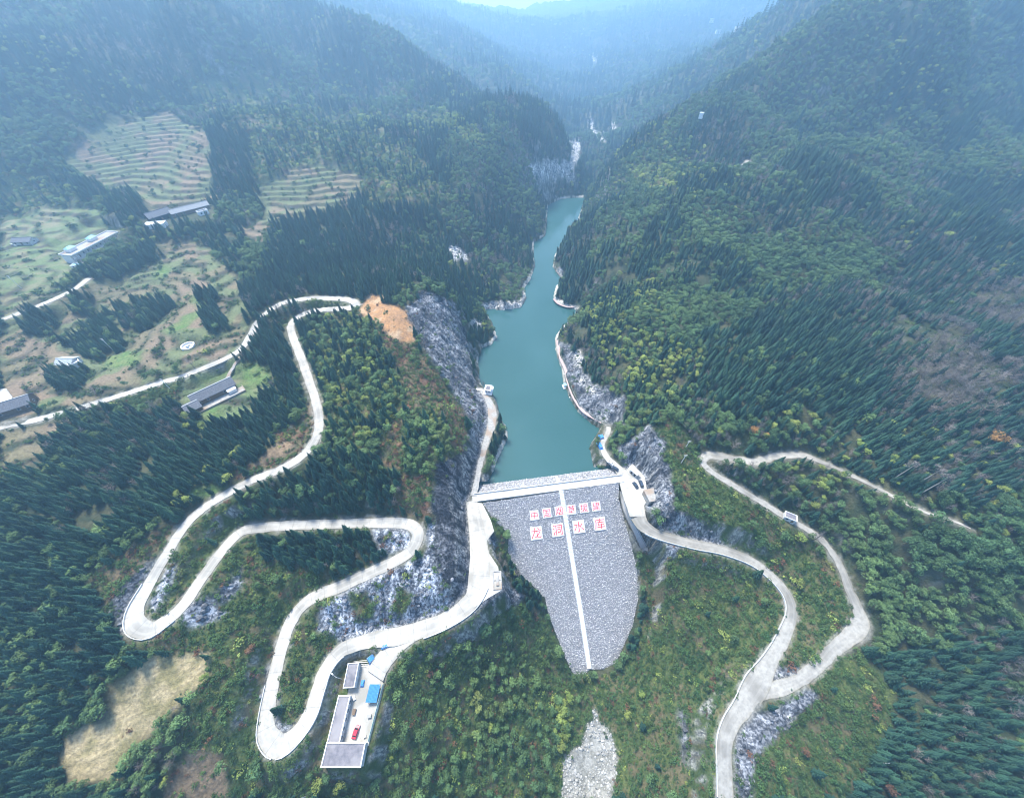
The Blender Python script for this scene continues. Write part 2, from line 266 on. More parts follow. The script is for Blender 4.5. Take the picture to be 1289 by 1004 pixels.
# ------------------------------------------------------------------ zones of cover, traced on the photo and laid on the ground
ZP = [
 ('mixgreen', [(385,400),(452,392),(475,405),(512,450),(512,500),(480,560),(425,565),(408,545),(402,500)]),
 ('shrubred', [(475,412),(515,425),(560,480),(592,530),(588,575),(545,585),(540,650),(500,640),(505,600),(470,585),(480,560),(515,500)]),
 ('grove', [(505,520),(550,515),(570,560),(545,600),(510,600)]),
 ('dense', [(0,600),(90,532),(160,512),(215,532),(262,545),(330,500),(362,470),(385,480),(392,510),(350,545),(290,578),(245,605),(215,640),(160,690),(130,750),(165,815),(140,860),(85,920),(80,1004),(0,1004)]),
 ('dense', [(255,430),(300,400),(330,410),(365,415),(385,470),(330,500),(345,460),(330,445),(305,450)]),
 ('dense', [(330,345),(345,285),(400,262),(450,262),(480,300),(520,340),(500,372),(450,372),(380,368),(330,385),(300,400),(290,380)]),
 ('shrubred', [(232,645),(165,692),(112,722),(132,770),(170,812),(165,755),(215,668)]),
 ('shrubred', [(330,585),(352,545),(390,520),(402,545),(384,568),(350,588),(300,606),(290,590)]),
 ('shrub', [(395,395),(360,372),(450,372),(450,382),(400,385),(370,398),(360,410),(330,402)]),
 ('shrub', [(232,770),(300,672),(345,668),(500,672),(460,715),(380,755),(345,800),(330,900),(325,1004),(280,1004),(230,930),(262,830),(170,810),(215,790)]),
 ('shrub', [(178,778),(200,700),(240,655),(300,625),(300,660),(270,685),(225,758),(195,788)]),
 ('shrub', [(350,900),(355,820),(385,770),(440,735),(520,705),(540,690),(600,760),(470,800),(420,820),(395,870),(375,920)]),
 ('shrub', [(360,950),(400,880),(430,820),(480,808),(500,820),(480,900),(460,1004),(330,1004),(330,955)]),
 ('shrub', [(485,820),(520,800),(600,770),(635,745),(690,775),(720,855),(745,855),(780,845),(810,780),(806,700),(780,640),(800,640),(830,680),(905,698),(985,745),(990,790),(965,835),(930,890),(908,930),(905,1004),(460,1004)]),
 ('dense', [(300,612),(380,578),(450,570),(505,590),(500,640),(430,650),(340,652),(308,640)]),
 ('dense', [(330,672),(480,672),(480,700),(420,728),(330,700)]),
 ('scrubwood', [(500,830),(560,815),(640,775),(700,870),(705,940),(690,1004),(470,1004),(478,930)]),
 ('shrub', [(845,585),(885,560),(900,600),(1035,690),(1078,775),(1020,840),(965,865),(1000,775),(960,705),(900,665),(855,650)]),
 ('shrub', [(975,880),(1050,830),(1090,820),(1130,870),(1100,950),(1060,1004),(915,1004),(925,930)]),
 ('shrub', [(790,545),(850,530),(885,572),(850,600),(830,560)]),
 ('roundwood', [(900,585),(1060,595),(1150,640),(1289,690),(1289,760),(1190,790),(1130,860),(1092,830),(1085,765),(1055,690),(1030,665),(960,620)]),
 ('roundwood', [(1289,760),(1289,770),(1200,800),(1190,790)]),
 ('densedark', [(1092,830),(1180,790),(1289,765),(1289,860),(1180,880),(1130,1004),(1060,1004),(1110,940),(1130,870)]),
 ('barewood', [(1150,880),(1289,850),(1289,1004),(1110,1004)]),
 ('roundmix', [(725,395),(760,375),(830,335),(880,290),(1000,265),(1090,280),(1080,330),(1030,400),(960,430),(1010,480),(1080,565),(1000,560),(900,560),(845,530),(790,500),(755,445)]),
 ('dense', [(880,420),(960,400),(1060,410),(1100,470),(1080,545),(940,545),(890,500)]),
 ('roundwood', [(930,530),(1000,515),(1080,570),(1020,572),(930,568)]),
 ('barewood', [(1140,500),(1180,400),(1289,350),(1289,470),(1220,520)]),
 ('yellow', [(408,150),(445,142),(470,150),(465,165),(430,165)]), ('yellow', [(505,150),(560,140),(585,155),(560,165),(515,165)]),
 ('yellow', [(350,182),(400,172),(412,180),(370,195)]), ('yellow', [(790,210),(840,205),(850,240),(815,245)]),
 ('yellow', [(560,165),(600,160),(615,190),(590,185)]),
 ('yellow', [(700,880),(722,870),(715,930),(695,950)]),
 ('field', [(78,198),(120,160),(205,140),(258,165),(276,195),(284,240),(245,266),(185,276),(140,240),(90,216)]),
 ('field', [(280,155),(325,150),(332,165),(285,170)]),
 ('mosaic', [(215,105),(330,95),(420,145),(520,185),(565,260),(470,262),(440,235),(400,205),(330,225),(330,150),(270,150)]), ('field', [(325,232),(400,203),(462,222),(450,252),(400,268),(335,285)]), ('mosaic', [(280,152),(345,160),(400,205),(325,232)]), ('mosaic', [(0,205),(75,230),(130,262),(60,262),(0,278)]), ('field', [(300,285),(340,275),(335,305),(300,305)]),
 ('fieldg', [(0,278),(60,262),(120,262),(160,280),(160,300),(110,340),(60,380),(0,400)]),
 ('field', [(110,350),(190,308),(240,300),(300,345),(312,410),(300,440),(200,476),(100,506),(0,530),(0,410),(60,388)]),
 ('field', [(0,545),(95,522),(60,565),(0,612)]),
 ('fieldg', [(225,478),(296,452),(342,462),(345,490),(300,525),(262,535),(225,510)]),
 ('shrub', [(120,510),(230,476),(222,512),(160,518)]),
 ('dense', [(143,386),(210,374),(226,384),(190,414),(160,414)]), ('dense', [(30,395),(78,388),(72,422),(35,420)]),
 ('dense', [(90,372),(118,372),(122,402),(95,398)]), ('dense', [(118,405),(140,398),(162,435),(125,458),(80,432)]),
 ('dense', [(58,464),(112,462),(108,492),(70,490)]), ('dense', [(240,372),(270,368),(292,420),(270,425)]),
 ('dense', [(104,348),(190,308),(212,322),(150,352),(118,356)]), ('dense', [(135,250),(165,240),(195,268),(150,290),(135,280)]),
 ('dense', [(200,285),(262,278),(310,300),(305,345),(250,300),(205,298)]), ('dense', [(268,170),(315,165),(318,210),(300,245),(268,242)]),
 ('lawn', [(297,462),(325,456),(341,476),(312,489)]), ('lawn', [(250,478),(290,458),(295,463),(240,484)]), ('lawn', [(130,447),(180,440),(174,456),(132,468)]),
 ('lawn', [(238,366),(264,388),(242,410),(215,424),(206,418),(250,390)]), ('lawn', [(237,612),(284,612),(262,624),(240,629)]), ('lawn', [(192,340),(215,335),(210,350),(196,352)]),
 ('lawn', [(228,505),(268,506),(280,520),(262,530)]),
 ('soil', [(458,374),(480,374),(514,396),(527,432),(500,424),(468,404),(452,396)]),
 ('soilbare', [(312,592),(345,560),(382,552),(368,566),(340,582)]), ('soilbare', [(395,515),(385,500),(392,540)]),
 ('rock', [(511,385),(530,370),(560,374),(577,384),(584,410),(592,440),(597,470),(604,487),(612,498),(617,515),(610,550),(600,562),(590,530),(565,480),(540,450),(515,405)]),
 ('palerock', [(590,405),(600,400),(610,408),(606,414),(592,413)]), ('palerock', [(565,315),(588,313),(590,332),(570,334)]),
 ('palerock', [(664,207),(722,205),(726,232),(672,228)]), ('palerock', [(738,152),(747,150),(755,172),(745,176)]), ('palerock', [(752,165),(757,164),(763,182),(757,184)]), ('palerock', [(768,150),(773,150),(776,162),(771,163)]), ('palerock', [(715,180),(728,178),(732,205),(722,210)]),
 ('palerock', [(608,383),(655,381),(660,374),(664,378),(656,390),(610,392)]), 
  ('palerock', [(742,75),(752,72),(752,84),(744,84)]),
 ('shot', [(545,582),(580,572),(602,548),(607,560),(592,625),(592,700),(594,745),(572,762),(545,778),(548,650)]),
 ('bluerock', [(545,700),(572,762),(500,793),(430,806),(402,792),(402,768),(440,742),(480,722),(525,704),(538,690)]),
 ('shrub', [(440,748),(465,745),(470,775),(445,778)]), ('shrub', [(490,760),(508,740),(520,745),(500,775)]),
 ('bluerock', [(536,660),(548,650),(548,700),(538,705)]),
 ('cliffdark', [(202,692),(180,708),(135,760),(150,802),(166,800),(166,755),(190,715)]),
 ('bluerock', [(228,772),(268,748),(285,775),(240,792)]), ('bluerock', [(275,745),(300,715),(308,738),(285,760)]), ('bluerock', [(188,758),(215,706),(222,712),(197,770)]),
 ('bluerock', [(470,666),(515,665),(516,688),(480,700)]), ('bluerock', [(330,912),(346,905),(366,915),(350,925)]),
 ('cliffdark', [(330,835),(341,838),(334,905),(326,915)]),
 ('cliffdark', [(548,765),(595,758),(640,740),(640,755),(600,775),(560,795)]),
 ('rock', [(703,428),(722,440),(748,482),(782,500),(788,540),(765,535),(738,520),(716,480)]), ('palerock', [(728,475),(736,472),(745,492),(740,498)]), ('palerock', [(722,440),(732,438),(733,462),(724,462)]),
 ('palerock', [(750,520),(762,518),(768,530),(755,530)]),
 ('rock', [(772,568),(782,562),(800,546),(819,538),(836,560),(846,600),(846,636),(868,648),(905,668),(950,697),(972,722),(940,704),(905,688),(870,676),(838,664),(822,650),(814,628),(804,595),(790,585)]),
 ('rock', [(700,345),(706,336),(712,352),(706,352)]),('palerock', [(698,376),(728,388),(724,391),(697,380)]),
 ('rock', [(975,846),(1003,832),(1000,850),(972,866)]), ('rock', [(950,900),(1022,866),(1032,875),(952,950),(946,1004),(928,1004),(930,930)]),
 ('gravel', [(748,888),(752,905),(770,922),(779,960),(770,1010),(706,1010),(712,950),(735,925)]),
 ('rock', [(638,735),(665,745),(660,760),(640,760)]), ('rock', [(618,655),(630,668),(625,690),(614,685)]),
 ('shrub', [(612,640),(630,665),(640,690),(632,700),(618,700),(628,680),(612,650)]),
 ('rock', [(835,672),(862,684),(845,705),(832,700)]),
 ('dry', [(190,822),(262,822),(258,855),(225,885),(180,930),(150,980),(90,990),(78,960),(85,920),(135,905),(140,870)]),
 ('drysoil', [(238,940),(280,948),(288,1010),(200,1010)]),
 ('rock', [(855,950),(860,880),(866,900),(862,960)]),
]
ZN = ['forest']+sorted({z for z, _ in ZP}); ZI = {z: i for i, z in enumerate(ZN)}
ZBOX = [(ZI[z], p) for z, p in ZP]
def zones(x, y, z):
    px, py, d = proj(x, y, z)
    jx = (fbm(x, y, 7, 51, 3)-.5)*13; jy = (fbm(x, y, 7, 77, 3)-.5)*13
    px = px+jx; py = py+jy
    r = np.zeros(x.shape, np.int16)
    for i, p in ZBOX: r[inpoly(px, py, p)] = i
    # a shade of cover belongs to the slope it was traced on, not to ground far behind it
    r[(y > 750) & (r != ZI['palerock']) & (r != ZI['yellow'])] = 0
    return r
ZO = zones(X, Y, Z)
def zmask(*n): return np.isin(ZO, [ZI[k] for k in n])
def soften(m, k=2):
    m = m.astype(np.float32)
    for _ in range(k):
        m[1:-1, 1:-1] = (m[1:-1, 1:-1]*2+m[:-2, 1:-1]+m[2:, 1:-1]+m[1:-1, :-2]+m[1:-1, 2:])/6
    return m
# nearest road: distance to its edge and its height
RD = np.full(Z.shape, 99.0); RZ = np.zeros(Z.shape); RR = 15.0
def stamp(x, y, z, hw):
    i0, i1 = np.searchsorted(GX, (x-RR-hw, x+RR+hw)); j0, j1 = np.searchsorted(GY, (y-RR-hw, y+RR+hw))
    s = np.s_[j0:j1, i0:i1]
    d = np.hypot(X[s]-x, Y[s]-y)-hw; b = d < RD[s]
    RD[s][b] = d[b]; RZ[s][b] = z
for k, P in list(ROADW.items())+list(PATHW.items()):
    if k in ('far_walkway', 'farther_walkway', 'walkway'): continue
    for p in P: stamp(p[0], p[1], p[2], p[3]/2)
# flat pads: yards and house plots (corners in the photo, height)
PADS = {
 'apron': ([(596,632),(607,633),(618,655),(622,668),(613,680),(615,695),(627,713),(632,742),(615,752),(596,765),(588,745),(592,700),(590,650)], -.5),
 'yardpad': ([(478,838),(484,860),(466,936),(456,968),(404,962),(424,880),(434,838),(448,828)], -6.2),
 'lot': ([(788,592),(796,583),(812,600),(816,628),(808,640),(797,625)], -.1),
 'school': ([(70,312),(112,286),(166,290),(106,340)], 55.0),
 'farm': ([(236,498),(284,466),(308,482),(300,498),(262,520),(232,526)], 43.0),
 'hut': ([(66,452),(96,446),(112,462),(80,468)], 49.0),
 'west': ([(-20,495),(10,488),(46,512),(30,530),(-20,538)], 47.0),
 'row1': ([(182,275),(215,268),(222,290),(184,292)], 63.0), 'row2': ([(216,262),(268,258),(270,276),(222,280)], 65.0),
 'small': ([(10,295),(50,295),(52,312),(14,314)], 58.0), 'tomb': ([(226,430),(248,430),(248,442),(226,442)], 48.5),
 'hut2': ([(984,644),(998,640),(1006,654),(990,658)], 8.0),
}
PADW = {k: ([tuple(at(x, y, z)[:2]) for x, y in p], z) for k, (p, z) in PADS.items()}
# relief of the natural ground
DIST = np.hypot(X, Y)
far = sst(160, 420, DIST)
nat = sst(0, 12, RD)
rough = (fbm(X, Y, 14, 3, 4)-.5)*3.0*nat
gully = (1-np.abs(2*fbm(X+.3*Y, Y, 120, 9, 5)-1))-.75
rough = rough+gully*27*far*nat*sst(14, 60, Z+.3*DIST*.2)
rough = rough+(fbm(X, Y, 38, 21, 4)-.5)*12*far*nat
rough = rough+((1-np.abs(2*fbm(X, Y, 420, 33, 6)-1))-.6)*105*sst(1100, 2000, DIST)
FM = soften(zmask('field', 'fieldg', 'lawn', 'dry'), 2)
rough = rough*(1-.72*FM)
Z = Z+rough
# terraced plots: level treads with planted banks between them
stp = np.where(Z > 61, 2.2, 1.25); q = Z/stp+.35*(fbm(X, Y, 40, 61, 3)-.5); fr = q-np.floor(q)
tz = (np.floor(q)+sst(.66, 1.0, fr))*stp
RISE = (fr > .62)*FM*(~zmask('dry'))
Z = Z*(1-FM)+(tz-.35*(fbm(X, Y, 40, 61, 3)-.5)*stp+.2*fr)*FM*.9+Z*FM*.1
# cliffs: benches, ribs and broken ground
RK = soften(zmask('rock', 'palerock', 'shot', 'bluerock', 'cliffdark'), 2)
RKg = soften(zmask('rock', 'palerock', 'cliffdark'), 2)
Z = Z+((1-np.abs(2*fbm(X, Y, 9, 13, 4)-1))-.6)*5.0*RKg*sst(0, 5, RD)+(fbm(X, Y, 3.2, 14, 3)-.5)*1.8*RK*sst(0, 3, RD)
bq = Z/5.5; bf = bq-np.floor(bq)
Z = Z+RKg*sst(0, 6, RD)*.55*((np.floor(bq)+sst(.25, .75, bf))*5.5-Z)
# roads and pads bedded into the slope
w = 1-sst(.9, 7.5, RD); Z = Z*(1-w)+(RZ-.22)*w
for k, (P, z) in PADW.items():
    d = segdist(X, Y, P); ins = inpoly(X, Y, P); d = np.where(ins, 0, d)
    w = (1-sst(.8, 5.0, d))*(1-(1-sst(-.5, 3, RD))*(~ins)); Z = Z*(1-w)+(z-.22)*w
# bed of the lake and its banks
ins = inpoly(X, Y, LAKE); dl = segdist(X, Y, LAKE)
up = ((X-CA[0])*cnor[0]+(Y-CA[1])*cnor[1]) < -3
bank = (~ins) & up & (Y < 640) & (X > -60) & (X < 150)
Z = np.where(bank, np.maximum(Z, WL-.2+np.minimum(dl*.7, 2.6)), Z)
Z = np.where(ins, np.minimum(Z, WL-.5-np.minimum(dl*.9, 9)), Z)
# seat of the dam
sx = (X-CA[0])*cdir[0]+(Y-CA[1])*cdir[1]; sy = (X-CA[0])*cnor[0]+(Y-CA[1])*cnor[1]
fin = inpoly(X, Y, FACE_XY); fd = segdist(X, Y, FACE_XY)
pl = -(sy-CHW)/SLD
Z = np.where(fin, np.minimum(Z, pl-1.0-np.minimum(fd, 2)), Z)
Z = np.where((~fin) & (fd < 9) & (sy > CHW+2), np.maximum(np.minimum(Z, pl+1.2+fd*.8), pl-.2+fd*.1), Z)
dm = (sx > 1) & (sx < CLEN-1) & (sy < CHW+1) & (sy > -14)
Z = np.where(dm, np.minimum(Z, -1.2+np.minimum(0, (sy+CHW)/SLU)), Z)
DLG = np.where(ins | (dl > 40), 40, dl); LAKEIN = ins; DAMIN = fin | ((sx > -1) & (sx < CLEN+1) & (sy < CHW+1) & (sy > -12))
# spillway trench
SPW = spline([np.r_[on_face(779,622)*0+at(783,618,-6), 3], np.r_[at(787,640,-11), 3], np.r_[at(794,657,-16), 3.2], np.r_[at(803,676,-21), 3.4], np.r_[at(810,690,-25), 4]], 1.5)
for p in SPW:
    d = np.hypot(X-p[0], Y-p[1]); b = d < 3.2; Z[b] = np.minimum(Z[b], p[2]-.8)

Z = np.where(Z > 255, 255+(Z-255)*.25, Z)
gy, gx = np.gradient(Z, GY, GX); SLOPE = np.hypot(gx, gy)
def hgt(x, y, A=None):
    A = Z if A is None else A
    x = np.asarray(x, float); y = np.asarray(y, float)
    i = np.clip(np.searchsorted(GX, x)-1, 0, nx-2); j = np.clip(np.searchsorted(GY, y)-1, 0, ny-2)
    fx = np.clip((x-GX[i])/(GX[i+1]-GX[i]), 0, 1); fy = np.clip((y-GY[j])/(GY[j+1]-GY[j]), 0, 1)
    return (A[j, i]*(1-fx)+A[j, i+1]*fx)*(1-fy)+(A[j+1, i]*(1-fx)+A[j+1, i+1]*fx)*fy
def drop(px, py, zg=0):
    """the ground point seen at a place in the photo"""
    z = zg
    for _ in range(12):
        p = at(px, py, z); z = z*.4+float(hgt(p[0], p[1]))*.6
    return at(px, py, z)

# ------------------------------------------------------------------ colour of the ground cover (albedo only)
def lerp(a, b, t): return np.asarray(a)*(1-t[..., None])+np.asarray(b)*t[..., None]
nA = fbm(X, Y, 22, 5, 5); nB = fbm(X, Y, 5, 6, 4); nC = fbm(X, Y, 2.2, 7, 3)
t1 = sst(.35, .65, nA); t2 = sst(.38, .62, nB); t3 = sst(.35, .65, nC)
CO = lerp((.030, .045, .024), (.062, .066, .036), t2)
def put(names, c):
    m = soften(zmask(*names), 1)[..., None]
    global CO
    CO = CO*(1-m)+c*m
shr = lerp(lerp((.050, .080, .026), (.085, .105, .035), t3), (.115, .090, .055), sst(.5, .68, nB)*.75)
put(['shrub', 'scrubwood', 'mixgreen', 'grove', 'yellow', 'mosaic'], shr)
put(['shrubred'], lerp(lerp((.075, .085, .04), (.13, .10, .06), t3), (.16, .09, .055), sst(.5, .7, nB)))
fld = lerp(lerp((.19, .145, .10), (.15, .135, .078), t1), (.12, .145, .07), sst(.52, .6, fbm(X, Y, 16, 19, 2)))
put(['field'], fld)
put(['fieldg'], lerp(lerp((.125, .165, .08), (.18, .17, .10), t1), (.11, .155, .065), t2))
bankc = lerp((.050, .046, .034), (.040, .055, .030), t2)
m = soften(RISE > .5, 1)[..., None]*.95; CO = CO*(1-m)+bankc*m
put(['lawn'], lerp((.085, .15, .045), (.13, .17, .065), t3))
put(['soil'], lerp(lerp((.36, .20, .09), (.28, .165, .085), t3), (.40, .28, .17), sst(.55, .7, nB)))
put(['soilbare', 'drysoil'], lerp((.22, .16, .10), (.13, .10, .065), t2))
furrow = .5+.5*np.sin((X*.55+Y*1.0+3*nA)*2.3)
put(['dry'], (.92+.3*furrow[..., None])*lerp(lerp((.34, .28, .165), (.27, .225, .125), t3), (.20, .175, .085), sst(.5, .7, nB)))
# bedding streaks combed down the slope
G0 = soften(Z, 6); sgy, sgx = np.gradient(G0, GY, GX); gl = np.hypot(sgx, sgy)+1e-6; sgx = sgx/gl; sgy = sgy/gl
LIC = np.full(Z.shape, .5); rm = soften(zmask('rock', 'palerock', 'shot', 'bluerock', 'cliffdark'), 3) > 0
acc = 0
for kk in range(-5, 6): acc = acc+vn((X[rm]+sgx[rm]*kk*1.1)/1.6, (Y[rm]+sgy[rm]*kk*1.1)/1.6, 91)*.7+vn((X[rm]+sgx[rm]*kk*1.1)/4.5, (Y[rm]+sgy[rm]*kk*1.1)/4.5, 92)*.3
LIC[rm] = acc/11
LK = sst(.40, .62, LIC+.10*(nC-.5))
put(['rock'], lerp((.038, .044, .055), (.27, .28, .295), LK*(.45+.55*t3)))
put(['shot'], lerp((.018, .022, .030), (.125, .132, .145), sst(.44, .66, LIC)*(.6+.4*t3)))
put(['bluerock'], lerp((.045, .055, .072), (.44, .46, .485), np.clip(LK*.7+t3*.45-.1, 0, 1)))
put(['cliffdark'], lerp((.03, .037, .05), (.12, .13, .145), LK))
put(['gravel'], lerp((.30, .30, .28), (.20, .20, .18), t3))
0 and put(['rock', 'shot'], lerp((.20, .215, .24), (.05, .057, .07), t3))
0 and put(['bluerock'], lerp((.30, .33, .37), (.07, .085, .11), t3))
0 and put(['cliffdark'], lerp((.05, .06, .075), (.13, .14, .15), t3))
put(['palerock'], lerp((.50, .48, .44), (.20, .20, .20), t3))
# steep ground sheds its soil
st = sst(1.25, 1.9, SLOPE)*(DIST < 1600)*(1-FM)*sst(.42, .58, nC)*.8
CO = lerp(CO, (.24, .24, .23), st) if False else CO*(1-st[..., None])+np.array((.24, .24, .23))*st[..., None]
# pale drawn-down rim above the water, gravel verges beside the roads
rim = ((~ins) & bank & (Z < WL+2.0)).astype(float)*sst(.15, .45, nC); CO = CO*(1-rim[..., None])+np.array((.42, .41, .37))*rim[..., None]
vg = (1-sst(.3, 1.9, RD+2.2*(nC-.5)))*.6; CO = CO*(1-vg[..., None])+lerp((.30, .29, .27), (.17, .16, .13), t3)*vg[..., None]
RKM = np.maximum(RK, st)

# ground sheet
def m_ground():
    m, t, b = newmat('ground', .95); N = t.nodes; L = t.links
    a = N.new('ShaderNodeAttribute'); a.attribute_name = 'cover'
    rk = N.new('ShaderNodeAttribute'); rk.attribute_name = 'rocky'
    g = N.new('ShaderNodeNewGeometry')
    n1 = N.new('ShaderNodeTexNoise'); n1.inputs['Scale'].default_value = .9; n1.inputs['Detail'].default_value = 8; n1.inputs['Roughness'].default_value = .7
    L.new(g.outputs['Position'], n1.inputs['Vector'])
    mr = N.new('ShaderNodeMapRange'); mr.inputs[1].default_value = .3; mr.inputs[2].default_value = .7; mr.inputs[3].default_value = .55; mr.inputs[4].default_value = 1.5
    L.new(n1.outputs['Fac'], mr.inputs[0])
    mul = N.new('ShaderNodeMix'); mul.data_type = 'RGBA'; mul.blend_type = 'MULTIPLY'; mul.inputs[0].default_value = 1
    L.new(a.outputs['Color'], mul.inputs[6]); L.new(mr.outputs[0], mul.inputs[7])
    # rock: joints and pale bedding streaks falling with the slope
    mp = N.new('ShaderNodeMapping'); mp.inputs['Scale'].default_value = (.55, .55, .11); L.new(g.outputs['Position'], mp.inputs[0])
    n2 = N.new('ShaderNodeTexNoise'); n2.inputs['Scale'].default_value = 1.6; n2.inputs['Detail'].default_value = 6; n2.inputs['Roughness'].default_value = .62; n2.inputs['Distortion'].default_value = .6
    L.new(mp.outputs[0], n2.inputs['Vector'])
    r2 = N.new('ShaderNodeValToRGB'); e = r2.color_ramp.elements
    e[0].position = .42; e[0].color = (.32, .34, .40, 1); e[1].position = .58; e[1].color = (1.6, 1.62, 1.65, 1)
    k = r2.color_ramp.elements.new(.49); k.color = (.75, .78, .85, 1)
    L.new(n2.outputs['Fac'], r2.inputs[0])
    mul2 = N.new('ShaderNodeMix'); mul2.data_type = 'RGBA'; mul2.blend_type = 'MULTIPLY'; mul2.inputs[0].default_value = 1
    L.new(mul.outputs[2], mul2.inputs[6]); L.new(r2.outputs[0], mul2.inputs[7])
    mx = N.new('ShaderNodeMix'); mx.data_type = 'RGBA'; L.new(rk.outputs['Fac'], mx.inputs[0]); L.new(mul.outputs[2], mx.inputs[6]); L.new(mul2.outputs[2], mx.inputs[7])
    L.new(mx.outputs[2], b.inputs['Base Color'])
    bp = N.new('ShaderNodeBump'); bp.inputs['Strength'].default_value = .6; bp.inputs['Distance'].default_value = .8
    ad = N.new('ShaderNodeMath'); ad.operation = 'ADD'; L.new(n1.outputs['Fac'], ad.inputs[0]); L.new(n2.outputs['Fac'], ad.inputs[1])
    L.new(ad.outputs[0], bp.inputs['Height']); L.new(bp.outputs[0], b.inputs['Normal'])
    return m
V = np.stack([X, Y, Z], -1).reshape(-1, 3)
ii = (np.arange(ny-1)[:, None]*nx+np.arange(nx-1)[None]).ravel()
gm = mesh_np('ground', V, np.stack([ii, ii+1, ii+nx+1, ii+nx], 1), m_ground(), smooth=True)
ca = gm.attributes.new('cover', 'FLOAT_COLOR', 'POINT'); ca.data.foreach_set('color', np.concatenate([CO, np.ones(CO.shape[:2]+(1,))], -1).astype(np.float32).ravel())
ra = gm.attributes.new('rocky', 'FLOAT', 'POINT'); ra.data.foreach_set('value', RKM.astype(np.float32).ravel())
obj('hillsides', gm, kind='structure')

# lake
def m_water():
    m, t, b = newmat('lake water', .07); N = t.nodes; L = t.links
    b.inputs['Base Color'].default_value = (.035, .155, .165, 1); b.inputs['IOR'].default_value = 1.33; b.inputs['Specular IOR Level'].default_value = .5
    g = N.new('ShaderNodeNewGeometry'); n = N.new('ShaderNodeTexNoise'); n.inputs['Scale'].default_value = .6; n.inputs['Detail'].default_value = 4
    L.new(g.outputs['Position'], n.inputs['Vector'])
    bp = N.new('ShaderNodeBump'); bp.inputs['Strength'].default_value = .25; bp.inputs['Distance'].default_value = .3
    L.new(n.outputs['Fac'], bp.inputs['Height']); L.new(bp.outputs[0], b.inputs['Normal'])
    n2 = N.new('ShaderNodeTexNoise'); n2.inputs['Scale'].default_value = .012; n2.inputs['Detail'].default_value = 3
    L.new(g.outputs['Position'], n2.inputs['Vector'])
    r = N.new('ShaderNodeValToRGB'); r.color_ramp.elements[0].position = .35; r.color_ramp.elements[1].position = .65
    r.color_ramp.elements[0].color = (.026, .084, .084, 1); r.color_ramp.elements[1].color = (.038, .104, .106, 1)
    L.new(n2.outputs['Fac'], r.inputs[0]); L.new(r.outputs[0], b.inputs['Base Color'])
    return m
lk = MB(); x0, x1 = min(p[0] for p in LAKE)-12, max(p[0] for p in LAKE)+12
y0, y1 = CA[1]+4, max(p[1] for p in LAKE)+14
# sheet follows the shore, a few metres under the bank
ly = np.linspace(y0+1.2, y1, 90); row = []
Fw = []
for y in ly:
    xs = GX[inpoly(GX, np.full(GX.shape, y), LAKE)]
    if len(xs): row.append((xs.min()-9, xs.max()+9, y))
    elif row: row.append((row[-1][0], row[-1][1], y))
    else: row.append((-14, 66, y))
Vw = [p for a, b, y in row for p in ((a, y, WL), (b, y, WL))]
# keep the near edge under the dam's upstream face
for i, (sxx, side) in enumerate(((0, 0), (0, 1))): pass
nearL = CA-cnor*7.5-cdir*6; nearR = CB-cnor*7.5+cdir*6
Vw[0] = (nearL[0], nearL[1], WL); Vw[1] = (nearR[0], nearR[1], WL)
Vw = [v for k, v in enumerate(Vw) if k < 2 or v[1] > nearR[1]+1.0]
Fw = [(2*i, 2*i+1, 2*i+3, 2*i+2) for i in range(len(Vw)//2-1)]
obj('reservoir_water', mesh_np('reservoir_water', Vw, Fw, m_water()), kind='structure')
# ------------------------------------------------------------------ trees and shrubs
def leafmat(name, c1, c2, c3=None, sc=.02, rough=.75, gain=.5, trans=.0):
    """foliage whose tint drifts over the slope and from plant to plant"""
    m, t, b = newmat(name, rough); N = t.nodes; L = t.links
    oi = N.new('ShaderNodeObjectInfo')
    n = N.new('ShaderNodeTexNoise'); n.inputs['Scale'].default_value = sc; n.inputs['Detail'].default_value = 6; n.inputs['Roughness'].default_value = .7
    L.new(oi.outputs['Location'], n.inputs['Vector'])
    r = N.new('ShaderNodeValToRGB'); r.color_ramp.elements[0].position = .38; r.color_ramp.elements[1].position = .62
    r.color_ramp.elements[0].color = (*c1, 1); r.color_ramp.elements[1].color = (*c2, 1)
    if c3: k = r.color_ramp.elements.new(.72); k.color = (*c3, 1)
    L.new(n.outputs['Fac'], r.inputs[0])
    g = N.new('ShaderNodeNewGeometry'); n3 = N.new('ShaderNodeTexNoise'); n3.inputs['Scale'].default_value = 1.3; n3.inputs['Detail'].default_value = 2
    L.new(g.outputs['Position'], n3.inputs['Vector'])
    ad = N.new('ShaderNodeMath'); ad.operation = 'ADD'; L.new(oi.outputs['Random'], ad.inputs[0]); L.new(n3.outputs['Fac'], ad.inputs[1])
    mr = N.new('ShaderNodeMapRange'); mr.inputs[1].default_value = .2; mr.inputs[2].default_value = 1.8; mr.inputs[3].default_value = 1-gain; mr.inputs[4].default_value = 1+gain*1.3
    L.new(ad.outputs[0], mr.inputs[0])
    hs = N.new('ShaderNodeHueSaturation'); L.new(mr.outputs[0], hs.inputs['Value']); L.new(r.outputs[0], hs.inputs['Color'])
    L.new(hs.outputs[0], b.inputs['Base Color'])
    return m
M_CON = leafmat('fir needles', (.012, .044, .032), (.024, .068, .038), (.055, .10, .040))
M_RND = leafmat('broad leaves', (.052, .108, .045), (.10, .165, .055), (.20, .22, .065))
M_BSH = leafmat('shrub leaves', (.034, .080, .026), (.072, .12, .034), (.15, .125, .055), sc=.05, gain=.5)
M_YEL = leafmat('yellowing leaves', (.15, .22, .05), (.24, .28, .07), sc=.05)
M_RUST = leafmat('rusty leaves', (.10, .048, .032), (.15, .085, .045), sc=.05)
M_BAR = leafmat('bare twigs', (.13, .125, .12), (.20, .17, .15), sc=.03)
